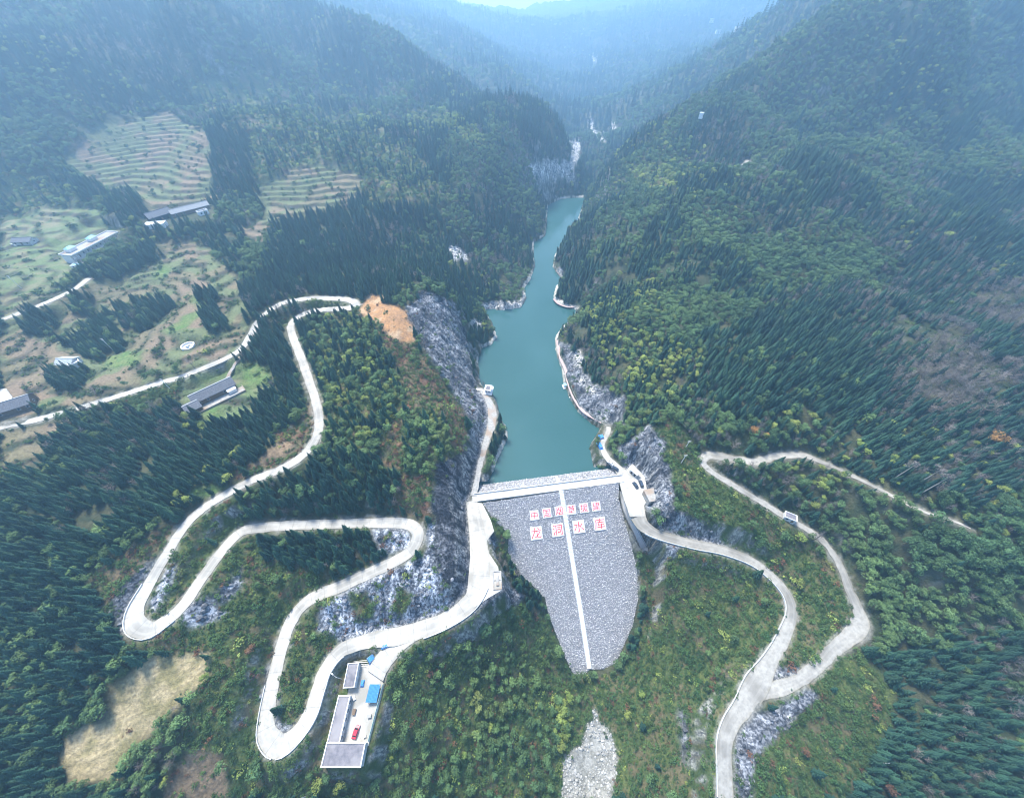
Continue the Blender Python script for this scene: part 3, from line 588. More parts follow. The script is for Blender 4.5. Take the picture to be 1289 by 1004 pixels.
M_ORG = leafmat('orange leaves', (.34, .19, .06), (.30, .16, .05), sc=.05)
M_BRK = noisy('bark', (.07, .055, .04), (.14, .11, .085), 3, .95, .3)
M_PALEBARK = noisy('pale bark', (.28, .27, .25), (.42, .40, .36), 3, .9, .3)

def conifer_crown(seed, lay=12, nf=8):
    r = random.Random(seed); V = []; F = []
    for k in range(lay):
        q = k/(lay-1); z = 1.3+8.2*q**.92; rad = (2.05*(1-q)**.8+.22)*r.uniform(.82, 1.15)
        for j in range(nf if q < .8 else 5):
            a = 2*math.pi*(j+r.random()*.8)/(nf if q < .8 else 5)+k*1.7; l = rad*r.uniform(.72, 1.18); w = .30+.20*(1-q)+.1*r.random()
            ca, sa = math.cos(a), math.sin(a); dz = -.16*l-.12; n = len(V); rise = .35*r.random()
            P = [(0.05, 0, z+.25), (l*.55, w, z+dz*.3+rise*.3-.22), (l, 0, z+dz+rise*.4), (l*.55, -w, z+dz*.3+rise*.3-.22), (l*.5, 0, z+dz*.1+.12+rise*.3)]
            V += [(x*ca-y*sa, x*sa+y*ca, zz) for x, y, zz in P]
            F += [(n, n+4, n+1), (n+4, n+2, n+1), (n, n+3, n+4), (n+3, n+2, n+4)]
    n = len(V); V += [(.16, 0, 9.1), (-.09, .14, 9.1), (-.09, -.14, 9.1), (0, 0, 10.4)]; F += [(n, n+1, n+3), (n+1, n+2, n+3), (n+2, n, n+3)]
    return V, F
def leafy(seed, blobs, n, size, flat=.8, stalk=0):
    """leaf clumps spread through several overlapping lobes"""
    r = random.Random(seed); V = []; F = []
    for i in range(n):
        bx, by, bz, br = blobs[r.randrange(len(blobs))]
        d = Vector((r.gauss(0, 1), r.gauss(0, 1), r.gauss(.35, 1))).normalized()
        c = Vector((bx, by, bz))+Vector((d.x, d.y, d.z*flat))*br*r.uniform(.72, 1.06)
        nn = (d+Vector((r.gauss(0, .45), r.gauss(0, .45), r.gauss(.2, .45)))).normalized()
        u = nn.orthogonal().normalized(); u.rotate(Matrix.Rotation(r.random()*6.28, 3, nn)); w = nn.cross(u)
        s = size*r.uniform(.6, 1.35); k = len(V); m = 5
        V.append(tuple(c+nn*s*.22))
        for j in range(m):
            t = 2*math.pi*j/m; e = s*(1.0 if j % 2 == 0 else .55)*r.uniform(.7, 1.2)
            V.append(tuple(c+(u*math.cos(t)+w*math.sin(t)*.8)*e-nn*s*.15*r.random()))
        F += [(k, k+1+j, k+1+(j+1) % m) for j in range(m)]
    return V, F
def bare_crown(seed, h=7, n=26):
    r = random.Random(seed); b = MB()
    for i in range(n):
        z = h*(.3+.6*r.random()); a = r.random()*6.28; l = (1.1-z/h*.5)*h*.32*r.uniform(.6, 1.2)
        A = Vector((0, 0, z)); B = A+Vector((math.cos(a)*l, math.sin(a)*l, l*r.uniform(.4, 1.0))); b.tube(A, B, .07, .02, 3)
        for j in range(4):
            p = A.lerp(B, r.uniform(.3, .95)); q = p+Vector((r.gauss(0, .5), r.gauss(0, .5), r.uniform(.2, .9)))*h*.13; b.tube(p, q, .045, .012, 3)
    return b.v, b.f
def trunk(h, r0=.16, lean=0, n=5):
    b = MB(); b.tube((0, 0, -.8), (lean*.5, 0, h*.5), r0, r0*.7, n); b.tube((lean*.5, 0, h*.5), (lean, 0, h), r0*.7, r0*.2, n); return b
def make_tree(kind, seed):
    r = random.Random(seed)
    if kind == 'conifer':
        me = mesh_np('crown', *conifer_crown(seed), M_CON); tr = trunk(9.4)
    elif kind in ('round', 'yellow', 'orange', 'red'):
        bl = [(r.gauss(0, .75), r.gauss(0, .75), 3.2+r.uniform(0, 2.3), r.uniform(1.0, 1.6)) for _ in range(7)]
        me = mesh_np('crown', *leafy(seed, bl, 290, .36), dict(round=M_RND, yellow=M_YEL, orange=M_ORG, red=M_RUST)[kind]); tr = trunk(4.4, .16, r.uniform(-.3, .3))
    elif kind in ('bush', 'yellowbush', 'redbush'):
        bl = [(r.gauss(0, .8), r.gauss(0, .8), .2+r.uniform(0, .5), r.uniform(.3, .9)) for _ in range(7)]
        me = mesh_np('crown', *leafy(seed, bl, 120, .22, .75), dict(bush=M_BSH, yellowbush=M_YEL, redbush=M_RUST)[kind]); tr = trunk(.8, .06, .1, 4)
    else:
        me = mesh_np('crown', *bare_crown(seed), M_BAR); tr = trunk(6.2, .15, .2)
    return me, mesh_np('trunk', tr.v, tr.f, M_BRK)
NVAR = {'conifer': 4, 'round': 4, 'bush': 4, 'bare': 3, 'yellow': 2, 'yellowbush': 2, 'redbush': 2}
TREES = {k: [make_tree(k, 100*i+len(k)) for i in range(n)] for k, n in NVAR.items()}

# which plants grow in which cover: chance of fir, round-crowned tree, bush, bare tree, yellow tree, yellow bush, rusty bush
KIND = ['conifer', 'round', 'bush', 'bare', 'yellow', 'yellowbush', 'redbush']
MIX = {
 'forest': (.58, .28, .04, .08, .02, 0, 0), 'dense': (.90, .06, .02, .02, 0, 0, 0), 'densedark': (.86, .08, .02, .04, 0, 0, 0),
 'roundwood': (.05, .90, .03, .01, .01, 0, 0), 'roundmix': (.24, .66, .03, .02, .05, 0, 0), 'barewood': (.30, .18, .05, .47, 0, 0, 0),
 'mixgreen': (.24, .30, .26, 0, .10, .10, 0), 'grove': (.20, .68, .12, 0, 0, 0, 0),
 'scrubwood': (.0, .24, .56, .0, .01, .07, .04), 'shrub': (.004, .012, .70, .0, .003, .035, .035), 'shrubred': (.004, .012, .48, .01, .0, .04, .13),
 'yellow': (.05, .2, .1, 0, .6, .05, 0), 'mosaic': (.14, .22, .30, .04, .05, .05, .04),
 'field': (.0, .001, .018, .002, 0, .002, 0), 'fieldg': (.0, .001, .016, 0, 0, 0, 0), 'soilbare': (0, 0, .06, 0, 0, .01, .05), 'drysoil': (0, 0, .12, 0, 0, 0, .03),
 'rock': (0, 0, .05, 0, 0, 0, .01), 'bluerock': (0, 0, .09, 0, 0, .01, .02), 'shot': (0, 0, .03, 0, 0, 0, .0), 'cliffdark': (0, 0, .15, 0, 0, 0, .0), 'palerock': (0, 0, .1, 0, 0, 0, 0),
 'lawn': (0, 0, 0, 0, 0, 0, 0), 'soil': (0, 0, .015, 0, 0, 0, .01), 'dry': (0, 0, .004, 0, 0, 0, .002), 'gravel': (0, 0, .012, 0, 0, 0, 0),
}
MIXA = np.array([MIX[z] for z in ZN])
def candidates(x0, x1, y0, y1, s, keep):
    xs = np.arange(x0, x1, s); ys = np.arange(y0, y1, s); a, b = np.meshgrid(xs, ys)
    a = a+RNG.uniform(-.48, .48, a.shape)*s; b = b+RNG.uniform(-.48, .48, b.shape)*s
    a = a.ravel(); b = b.ravel(); m = keep(a, b)
    a, b = a[m], b[m]; z = hgt(a, b)
    px, py, d = proj(a, b, z)
    m = (px > -130) & (px < 1420) & (py > -60) & (py < 1100) & (d > 20)
    return a[m], b[m], z[m], px[m], py[m], d[m]
def outside(a, b):
    return (hgt(a, b, LAKEIN.astype(float)) < .05) & (hgt(a, b, DAMIN.astype(float)) < .05)
PTS = {k: [] for k in KIND}
def plant(x0, x1, y0, y1, s, keep, scale, only_small=None):
    a, b, z, px, py, d = candidates(x0, x1, y0, y1, s, keep)
    zo = zones(a, b, z); P = MIXA[zo].copy()
    big = np.isin(zo, [ZI['forest'], ZI['dense'], ZI['densedark'], ZI['roundmix'], ZI['barewood'], ZI['roundwood']])
    # stands keep together: the mix drifts over tens of metres
    n = fbm(a, b, 55, 201, 4); n2 = fbm(a, b, 38, 202, 4); hz = fbm(a, b, 90, 203, 3)
    P[:, 1] *= np.where(big, .12+3.4*sst(.46, .58, n), 1); P[:, 0] *= np.where(big, 1-.9*sst(.46, .58, n)*(zo != ZI['dense']), 1)
    P[:, 3] *= np.where(big, .1+6*sst(.56, .66, n2+.10*sst(1050, 1200, px)*(py > 300)), 1); P[:, 4] *= np.where(big, 5*sst(.60, .68, hz), 1)
    if only_small is True: P[:, [0, 1, 3, 4]] *= (~big)[:, None]*.0
    if only_small is False: P[:, [2, 5, 6]] = 0; 
    rs_ = hgt(a, b, RISE.astype(float)) > .45
    P[:, 2] += np.where(rs_ & (only_small is not False), .2, 0)
    sl = hgt(a, b, SLOPE); rd = hgt(a, b, RD)
    gap = sst(.22, .34, fbm(a, b, 12, 301, 3))
    tot = P.sum(1); tot = np.where(tot > 1, 1, 1)
    ok = outside(a, b) & (sl < 2.3) & ((hgt(a, b, DLG) > 2.6) | (b < 130))
    for k, (pl_, pz) in PADW.items(): ok &= ~(inpoly(a, b, pl_) | (segdist(a, b, pl_) < 1.0))
    for Q in PATHW.values():
        for p in Q[::2]: ok &= ((a-p[0])**2+(b-p[1])**2 > 5)
    for p in SPW[::2]: ok &= ((a-p[0])**2+(b-p[1])**2 > 10)
    u = RNG.random(a.shape); c = np.cumsum(P, 1); norm = np.where(big & (only_small is not True), np.maximum(c[:, -1], .001)/1.0, np.maximum(c[:, -1], 1.0))
    u = u*norm
    u = np.where((zo == ZI['roundwood']) & (RNG.random(a.shape) > .8), 99, u)
    base = np.concatenate([np.zeros((len(u), 1)), c], 1)
    for i, k in enumerate(KIND):
        small = k in ('bush', 'yellowbush', 'redbush')
        m = ok & (u >= base[:, i]) & (u < base[:, i+1]) & (rd > (1.0 if small else 2.1)) & (small | (RNG.random(a.shape) < gap) | ~big)
        if m.any():
            s_ = scale*np.clip(RNG.normal(1, .26, m.sum()), .42, 1.7)*(1+.25*(fbm(a[m], b[m], 30, 401, 2)-.5))
            if k == 'round': s_ *= np.where(zo[m] == ZI['roundwood'], 1.12, 1)
            if small: s_ *= RNG.choice([.55, .8, 1.1, 1.5], m.sum(), p=[.35, .35, .2, .1])
            PTS[k].append(np.stack([a[m], b[m], z[m], s_, d[m]], 1))
near = lambda a, b: (b < 300) & (np.abs(a) < 330)
mid = lambda a, b: ~near(a, b) & (b < 620)
farr = lambda a, b: (b >= 620) & (b < 950)
vfar = lambda a, b: (b >= 950) & (b < 2400)
plant(-330, 330, -60, 300, 2.4, near, .74, False)
plant(-330, 330, -60, 300, 1.35, near, .95, True)
plant(-760, 760, -60, 620, 3.2, mid, .82, False)
plant(-560, 560, 150, 620, 2.9, mid, 1.3, True)
plant(-950, 950, 620, 950, 5.0, farr, 1.15, False)
plant(-1500, 1500, 950, 2400, 11.5, vfar, 1.9, False)
PTS = {k: (np.concatenate(v) if v else np.zeros((0, 5))) for k, v in PTS.items()}
# plants that stand in the lee of others in the photo's row of single trees are placed by hand further down
def scatter(name, P, srcs, label=None):
    n = len(P)
    me = bpy.data.meshes.new(name); me.vertices.add(n); me.vertices.foreach_set('co', np.ascontiguousarray(P[:, :3], np.float32).ravel())
    def at_(nm, ty, key, arr): a = me.attributes.new(nm, ty, 'POINT'); a.data.foreach_set(key, arr)
    sq = RNG.uniform(.78, 1.25, n); sr = RNG.uniform(.8, 1.25, n)
    at_('size', 'FLOAT_VECTOR', 'vector', np.stack([P[:, 3]*sq, P[:, 3]*sq*sr, P[:, 3]], 1).astype(np.float32).ravel())
    tilt = RNG.normal(0, .045, (n, 2)) if P.shape[1] == 5 else RNG.uniform(-3, 3, (n, 2))
    at_('turn', 'FLOAT_VECTOR', 'vector', np.concatenate([tilt, RNG.uniform(0, 6.28, (n, 1))], 1).astype(np.float32).ravel())
    at_('which', 'INT', 'value', RNG.integers(0, len(srcs), n).astype(np.int32))
    o = obj(name, me, kind='stuff', label=label)
    g = bpy.data.node_groups.new(name, 'GeometryNodeTree')
    g.interface.new_socket('Geometry', in_out='INPUT', socket_type='NodeSocketGeometry'); g.interface.new_socket('Geometry', in_out='OUTPUT', socket_type='NodeSocketGeometry')
    N = g.nodes; L = g.links; gi = N.new('NodeGroupInput'); go = N.new('NodeGroupOutput'); jn = N.new('GeometryNodeJoinGeometry')
    for s in reversed(srcs):
        oi = N.new('GeometryNodeObjectInfo'); oi.inputs['Object'].default_value = s; oi.inputs['As Instance'].default_value = True
        L.new(oi.outputs['Geometry'], jn.inputs[0])
    ip = N.new('GeometryNodeInstanceOnPoints'); L.new(gi.outputs[0], ip.inputs['Points']); L.new(jn.outputs[0], ip.inputs['Instance'])
    ip.inputs['Pick Instance'].default_value = True
    def na(nm, dt): a = N.new('GeometryNodeInputNamedAttribute'); a.data_type = dt; a.inputs['Name'].default_value = nm; return a.outputs['Attribute']
    L.new(na('which', 'INT'), ip.inputs['Instance Index']); L.new(na('size', 'FLOAT_VECTOR'), ip.inputs['Scale'])
    e2r = N.new('FunctionNodeEulerToRotation'); L.new(na('turn', 'FLOAT_VECTOR'), e2r.inputs[0]); L.new(e2r.outputs[0], ip.inputs['Rotation'])
    L.new(ip.outputs[0], go.inputs[0])
    md = o.modifiers.new('scatter', 'NODES'); md.node_group = g
    return o
AREAS = [  # (outline in the photo, words)
 ([(0,600),(260,530),(395,470),(395,550),(250,605),(160,700),(170,860),(80,1010),(0,1010)], 'in the dense wood on the slope at lower left'),
 ([(290,570),(520,560),(520,660),(290,660)], 'in the wood between the two upper hairpin roads'),
 ([(320,660),(500,660),(500,740),(320,740)], 'in the small wood inside the middle hairpin road'),
 ([(385,385),(600,385),(600,570),(385,570)], 'on the hilltop left of the reservoir'),
 ([(240,330),(400,330),(400,480),(240,480)], 'near the left hilltop hairpin road'),
 ([(460,760),(720,760),(720,1010),(460,1010)], 'in the gully scrub below the dam'),
 ([(160,660),(460,660),(460,1010),(80,1010)], 'on the slope among the lower left hairpins'),
 ([(1080,760),(1300,760),(1300,1010),(1050,1010)], 'on the slope at lower right'),
 ([(880,560),(1300,560),(1300,860),(1080,860)], 'on the rounded spur right of the forked road'),
 ([(720,600),(1090,560),(1090,1010),(720,1010)], 'beside the forked road on the right bank'),
 ([(700,100),(1300,100),(1300,620),(700,620)], 'on the long slope right of the reservoir'),
 ([(0,270),(330,270),(330,620),(0,620)], 'among the terraced plots by the village'),
]
MARKS = [(170,790,'the leftmost hairpin bend'),(345,935,'the lowest hairpin bend'),(525,668,'the middle hairpin bend'),(435,383,'the topmost hairpin bend'),(400,520,'the long climbing road'),(270,492,'the tiled farmhouse'),(170,900,'the bare tan field'),
 (245,975,'the bare brown patch'),(435,910,'the works yard building'),(480,795,'the yard road fork'),(730,848,'the foot of the dam'),(740,950,'the pale stream bed'),(555,740,'the dark rock cut'),(470,770,'the pale rock slope'),(490,395,'the orange soil patch'),
 (540,420,'the left reservoir cliff'),(260,620,'the small green plot'),(340,600,'the road through the woods'),(100,515,'the straight left road'),(60,700,'the left edge of the photo'),(235,700,'the road above the leftmost bend'),(60,960,'the bottom left corner'),
 (885,578,'the sharp bend on the right bank'),(1083,785,'the right outer road bend'),(962,870,'the right road fork'),(990,755,'the curved downstream road'),(915,960,'the lowest downstream road'),(1000,573,'the upper right gravel road'),(1116,620,'the thin road into the right wood'),
 (1238,562,'the orange autumn tree'),(820,570,'the right abutment rock'),(750,480,'the right bank walkway'),(1200,700,'the rounded right spur'),(1240,850,'the lower right edge'),(1180,960,'the bottom right corner'),(1050,960,'the rusty scrub at lower right'),(600,930,'the gully left of the stream'),(640,800,'the slope left of the dam foot'),(850,800,'the slope right of the dam foot'),(820,950,'the slope right of the stream'),(1060,680,'the narrow right road'),(930,670,'the slope above the right rock cut'),
 (430,480,'the leafy hilltop'),(560,560,'the brushy rim above the lake path'),(400,610,'the fir stand between hairpins'),(420,690,'the firs inside the middle hairpin'),(290,860,'the slope right of the tan field'),(380,820,'the strip inside the lowest hairpin'),(1000,480,'the middle of the right hillside'),(850,430,'the leafy slope by the lake'),(1250,420,'the brown leafless wood'),(200,400,'the terraced plots'),(237,435,'the white grave')]
def area(px, py):
    x, y, n = min(MARKS, key=lambda m: (m[0]-px)**2+(m[1]-py)**2); dx, dy = px-x, py-y; d = math.hypot(dx, dy)
    if d < 14: return 'right at '+n
    w = ('left of' if dx < 0 else 'right of') if abs(dx) > abs(dy) else ('above' if dy < 0 else 'below')
    return ('just ' if d < 38 else '' if d < 75 else 'well ')+w+' '+n
WORDS = {
 'conifer': ('fir_tree', 'tree', 'dark green pointed fir tree', 'fir trees'), 'round': ('broadleaf_tree', 'tree', 'light green round-crowned tree', 'round-crowned trees'),
 'bush': ('bush', 'bush', 'low green bush', 'green bushes'), 'bare': ('bare_tree', 'tree', 'grey leafless winter tree', 'leafless trees'),
 'yellow': ('yellow_green_tree', 'tree', 'yellow-green leafy tree', 'yellow-green trees'), 'yellowbush': ('yellow_green_bush', 'bush', 'bright yellow-green bush', 'yellow-green bushes'),
 'redbush': ('rusty_bush', 'bush', 'rust-brown bush', 'rust-brown bushes')}
STUFF = {'conifer': 'fir_forest', 'round': 'broadleaf_forest', 'bush': 'shrub_cover', 'bare': 'winter_woodland', 'yellow': 'yellow_woodland', 'yellowbush': 'yellow_shrub_cover', 'redbush': 'rusty_shrub_cover'}
HGT = {'conifer': 10, 'round': 6, 'bush': 1.6, 'bare': 8, 'yellow': 6, 'yellowbush': 1.6, 'redbush': 1.6}
NTREE = {}
for k in KIND:
    P = PTS[k]; NTREE[k] = len(P)
    if not len(P): continue
    px, py, d = proj(P[:, 0], P[:, 1], P[:, 2]+HGT[k]*.4*P[:, 3])
    inside = (px > 4) & (px < 1285) & (py > 4) & (py < 1000)
    size = np.where(inside, P[:, 3]*HGT[k]/d*np.where(k == 'conifer', 1, 1), 0)
    order = np.argsort(-size); top = order[:min(290, len(P))]
    protos = []
    for i, (cm, tm) in enumerate(TREES[k]):
        r_ = thing(WORDS[k][0], '', WORDS[k][1]); obj('crown', cm, r_); obj('trunk', tm, r_); protos.append(r_)
    used = set()
    for q, i in enumerate(top):
        p = P[i]; v = q % len(protos); w = area(px[i], py[i])
        lab, grp = WORDS[k][2]+' '+w, WORDS[k][3]+' '+w
        rz = float(RNG.uniform(0, 6.28))
        if v not in used:
            used.add(v); t = protos[v]; t.location = tuple(p[:3]); t.rotation_euler = (0, 0, rz); t.scale = (p[3],)*3; t['label'] = lab; t['group'] = grp
        else: dup(protos[v], p[:3], rz, float(p[3]), lab, grp)
    rest = np.delete(P, top, 0)
    if len(rest): scatter(STUFF[k], rest, [c for r_ in protos for c in r_.children if c.name.startswith('crown')])
print('PLANTS', NTREE)
GLYPHS = [([46,84,46,66,10,66,10,19,17,19,17,25,46,25,46,-8,54,-8,54,25,83,25,83,19,90,19,90,66,54,66,54,84,17,32,17,59,46,59,46,32,83,32,54,32,54,59,83,59],[[1,15,0],[1,14,15],[3,17,2],[17,1,2],[17,14,1],[17,13,14],[17,18,13],[18,22,13],[22,23,13],[23,12,13],[3,16,17],[19,22,18],[19,21,22],[20,12,23],[3,5,16],[5,19,16],[5,21,19],[5,20,21],[5,6,20],[6,9,20],[9,10,20],[10,12,20],[3,4,5],[7,9,6],[7,8,9],[11,12,10]]),([59,32,69,21,74,24,64,35,23,20,23,13,78,13,78,20,53,20,53,37,73,37,73,43,53,43,53,57,76,57,76,64,24,64,24,57,46,57,46,43,27,43,27,37,46,37,46,20,9,80,9,-8,16,-8,16,-3,84,-3,84,-8,91,-8,91,80,16,4,16,73,84,73,84,4],[[25,33,24],[33,31,24],[33,34,31],[34,30,31],[25,32,33],[35,30,34],[17,15,16],[17,14,15],[18,14,17],[19,13,18],[13,14,18],[19,12,13],[21,19,20],[21,12,19],[21,11,12],[21,10,11],[22,10,21],[23,9,22],[9,10,22],[23,8,9],[0,2,3],[1,2,0],[5,23,4],[5,8,23],[5,7,8],[5,6,7],[25,27,32],[27,35,32],[27,28,35],[28,30,35],[25,26,27],[29,30,28]]),([64,69,64,56,64,52,50,52,50,46,63,46,48,12,53,8,67,33,79,9,85,12,69,41,69,46,83,46,83,52,70,52,70,56,70,69,41,80,41,-8,48,-8,48,-2,86,-2,86,-7,93,-7,93,80,48,5,48,73,86,73,86,5,8,64,4,39,10,37,14,63,34,67,27,46,32,43,41,64,19,84,19,49,4,-3,9,-8,24,20,35,3,40,9,25,29,26,49,26,84],[[39,47,38],[39,46,47],[35,37,34],[35,36,37],[31,33,30],[31,32,33],[40,46,39],[40,45,46],[40,42,45],[42,44,45],[40,41,42],[43,44,42],[19,27,18],[27,25,18],[27,28,25],[28,24,25],[19,26,27],[29,24,28],[1,17,0],[1,16,17],[2,16,1],[2,15,16],[4,2,3],[4,15,2],[4,14,15],[4,13,14],[5,13,4],[6,12,5],[12,13,5],[6,11,12],[6,8,11],[8,10,11],[6,7,8],[9,10,8],[19,21,26],[21,29,26],[21,22,29],[22,24,29],[19,20,21],[23,24,22]]),([6,77,6,70,29,70,29,62,36,62,36,70,63,70,63,62,71,62,71,70,94,70,94,77,71,77,71,84,63,84,63,77,36,77,36,84,29,84,29,77,24,40,75,40,75,31,24,31,24,54,75,54,75,46,24,46,17,60,17,25,46,25,46,15,6,15,6,9,46,9,46,-8,53,-8,53,9,95,9,95,15,53,15,53,25,83,25,83,60],[[29,24,28],[24,43,28],[24,25,43],[25,42,43],[29,27,24],[26,42,25],[29,20,27],[20,26,27],[20,21,26],[21,42,26],[29,23,20],[22,42,21],[29,22,23],[29,42,22],[30,42,29],[31,41,30],[41,42,30],[31,40,41],[33,31,32],[33,40,31],[33,39,40],[33,38,39],[34,38,33],[35,37,34],[37,38,34],[35,36,37],[19,17,18],[19,16,17],[15,13,14],[15,12,13],[1,19,0],[1,16,19],[1,15,16],[1,12,15],[1,11,12],[1,10,11],[2,10,1],[3,5,2],[5,10,2],[3,4,5],[6,10,5],[7,9,6],[9,10,6],[7,8,9]]),([58,72,61,58,67,60,64,73,86,83,36,78,38,73,91,78,40,70,45,57,51,59,46,71,82,74,73,57,37,57,37,51,50,51,50,43,35,43,35,37,49,37,26,-3,32,-8,51,18,63,5,43,-3,47,-8,69,1,92,-8,97,-2,75,6,88,28,84,30,83,30,55,30,56,37,95,37,95,43,57,43,58,51,92,51,92,57,80,57,89,72,56,24,80,24,69,9,17,84,17,64,4,64,4,57,17,57,17,33,3,29,5,21,17,25,17,1,15,-1,6,-1,8,-8,20,-7,24,1,24,27,35,31,34,38,24,35,24,57,35,57,35,64,24,64,24,84],[[48,70,47],[48,69,70],[5,7,4],[6,7,5],[13,43,12],[0,2,3],[1,2,0],[13,42,43],[8,10,11],[9,10,8],[50,48,49],[50,69,48],[50,68,69],[50,67,68],[15,13,14],[15,42,13],[15,41,42],[15,40,41],[51,67,50],[52,66,51],[66,67,51],[52,65,66],[16,40,15],[17,39,16],[39,40,16],[17,38,39],[19,17,18],[19,38,17],[19,37,38],[19,36,37],[65,63,64],[20,36,19],[21,35,20],[35,36,20],[21,34,35],[52,63,65],[53,63,52],[53,62,63],[33,31,32],[21,44,34],[44,33,34],[44,31,33],[54,62,53],[44,45,31],[45,30,31],[54,55,62],[55,61,62],[56,61,55],[21,23,44],[23,46,44],[46,30,45],[21,22,23],[24,46,23],[24,30,46],[24,29,30],[25,27,24],[27,29,24],[25,26,27],[28,29,27],[57,61,56],[57,60,61],[59,57,58],[59,60,57]]),([39,76,39,70,58,70,58,62,33,62,33,56,58,56,58,48,39,48,39,42,58,42,58,35,38,35,38,29,58,29,58,21,34,21,34,15,58,15,58,5,65,5,65,15,94,15,94,21,65,21,65,29,90,29,90,35,65,35,65,42,88,42,88,56,95,56,95,62,88,62,88,76,65,76,65,84,58,84,58,76,65,56,81,56,81,48,65,48,65,62,65,70,81,70,81,62,10,39,14,43,26,43,20,19,13,34,8,32,17,13,4,-3,9,-8,22,7,65,-6,93,-6,96,1,65,1,25,13,33,48,29,49,28,49,19,49,34,76,29,79,27,78,6,78,6,71,24,71,13,52,7,45],[[39,37,38],[39,36,37],[69,67,68],[71,69,70],[71,67,69],[71,72,67],[72,66,67],[1,39,0],[1,36,39],[1,35,36],[1,2,35],[2,45,35],[45,46,35],[46,34,35],[73,66,72],[3,45,2],[3,44,45],[47,34,46],[5,3,4],[5,44,3],[5,47,44],[5,34,47],[5,33,34],[5,32,33],[6,32,5],[7,40,6],[40,32,6],[7,43,40],[41,32,40],[42,31,41],[31,32,41],[42,30,31],[74,66,73],[65,63,64],[74,65,66],[74,63,65],[74,50,63],[50,62,63],[9,7,8],[9,43,7],[9,42,43],[9,30,42],[48,49,74],[49,50,74],[51,62,50],[10,30,9],[11,29,10],[29,30,10],[11,28,29],[13,11,12],[13,28,11],[13,27,28],[13,26,27],[53,51,52],[54,51,53],[14,26,13],[15,25,14],[25,26,14],[15,24,25],[17,15,16],[17,24,15],[17,23,24],[17,22,23],[54,62,51],[18,22,17],[19,21,18],[21,22,18],[19,20,21],[54,61,62],[55,57,54],[57,61,54],[55,56,57],[58,61,57],[61,59,60],[58,59,61]]),([60,78,78,63,83,68,64,82,81,48,60,22,60,53,94,53,94,60,42,60,44,84,36,84,35,60,5,60,5,53,34,53,3,0,9,-7,42,53,53,53,53,15,31,3,36,-3,53,6,65,-5,84,-5,96,10,89,13,84,2,66,2,60,7,60,12,88,45],[[12,10,11],[12,9,10],[0,2,3],[1,2,0],[14,12,13],[14,9,12],[14,8,9],[14,7,8],[15,7,14],[16,18,15],[18,7,15],[16,17,18],[19,7,18],[20,6,19],[6,7,19],[20,5,6],[5,32,4],[5,31,32],[20,31,5],[21,31,20],[28,26,27],[21,23,31],[23,30,31],[28,25,26],[23,29,30],[21,22,23],[24,29,23],[24,28,29],[24,25,28]]),([7,-1,13,-6,30,26,24,31,46,63,46,57,80,57,80,63,33,80,33,-8,40,-8,40,73,85,73,85,2,83,-1,71,-1,73,-8,89,-7,93,2,93,80,49,47,49,9,55,9,55,15,77,15,77,47,55,40,70,40,70,22,55,22,9,77,26,66,31,72,13,82,4,50,22,40,26,46,8,56],[[9,11,8],[11,19,8],[11,12,19],[12,18,19],[9,10,11],[13,18,12],[5,7,4],[5,6,7],[21,26,20],[26,25,20],[26,27,25],[27,24,25],[21,29,26],[28,24,27],[21,23,29],[23,28,29],[23,24,28],[21,22,23],[14,18,13],[14,17,18],[16,14,15],[16,17,14],[30,32,33],[31,32,30],[34,36,37],[35,36,34],[0,2,3],[0,1,2]]),([7,58,7,51,32,51,4,8,10,2,41,57,36,59,34,58,82,65,62,43,54,60,54,84,46,84,46,2,44,0,31,0,34,-8,50,-7,54,2,54,45,92,2,98,9,66,38,89,60],[[13,11,12],[13,10,11],[9,23,8],[9,22,23],[13,19,10],[19,9,10],[7,5,6],[1,7,0],[1,5,7],[1,2,5],[2,4,5],[3,4,2],[13,18,19],[20,22,19],[22,9,19],[20,21,22],[13,17,18],[14,17,13],[16,14,15],[16,17,14]]),([33,25,42,26,59,26,59,14,23,14,23,7,59,7,59,-8,67,-8,67,7,95,7,95,14,67,14,67,26,89,26,89,33,67,33,67,43,59,43,59,33,40,33,49,48,91,48,91,55,53,55,56,62,48,65,44,55,26,55,26,48,41,48,35,38,30,32,47,82,52,74,12,74,12,45,3,-4,10,-9,20,45,20,67,95,67,95,74,60,74,54,84],[[33,43,44],[34,43,33],[36,40,35],[40,34,35],[40,43,34],[40,42,43],[40,41,42],[36,39,40],[27,25,26],[27,24,25],[29,27,28],[29,24,27],[29,23,24],[29,22,23],[30,22,29],[31,21,30],[21,22,30],[31,20,21],[37,39,36],[37,38,39],[19,17,18],[19,16,17],[32,20,31],[32,19,20],[32,16,19],[32,15,16],[32,14,15],[0,1,32],[1,14,32],[2,14,1],[3,13,2],[13,14,2],[3,12,13],[5,3,4],[5,12,3],[5,11,12],[5,10,11],[6,10,5],[7,9,6],[9,10,6],[7,8,9]])]
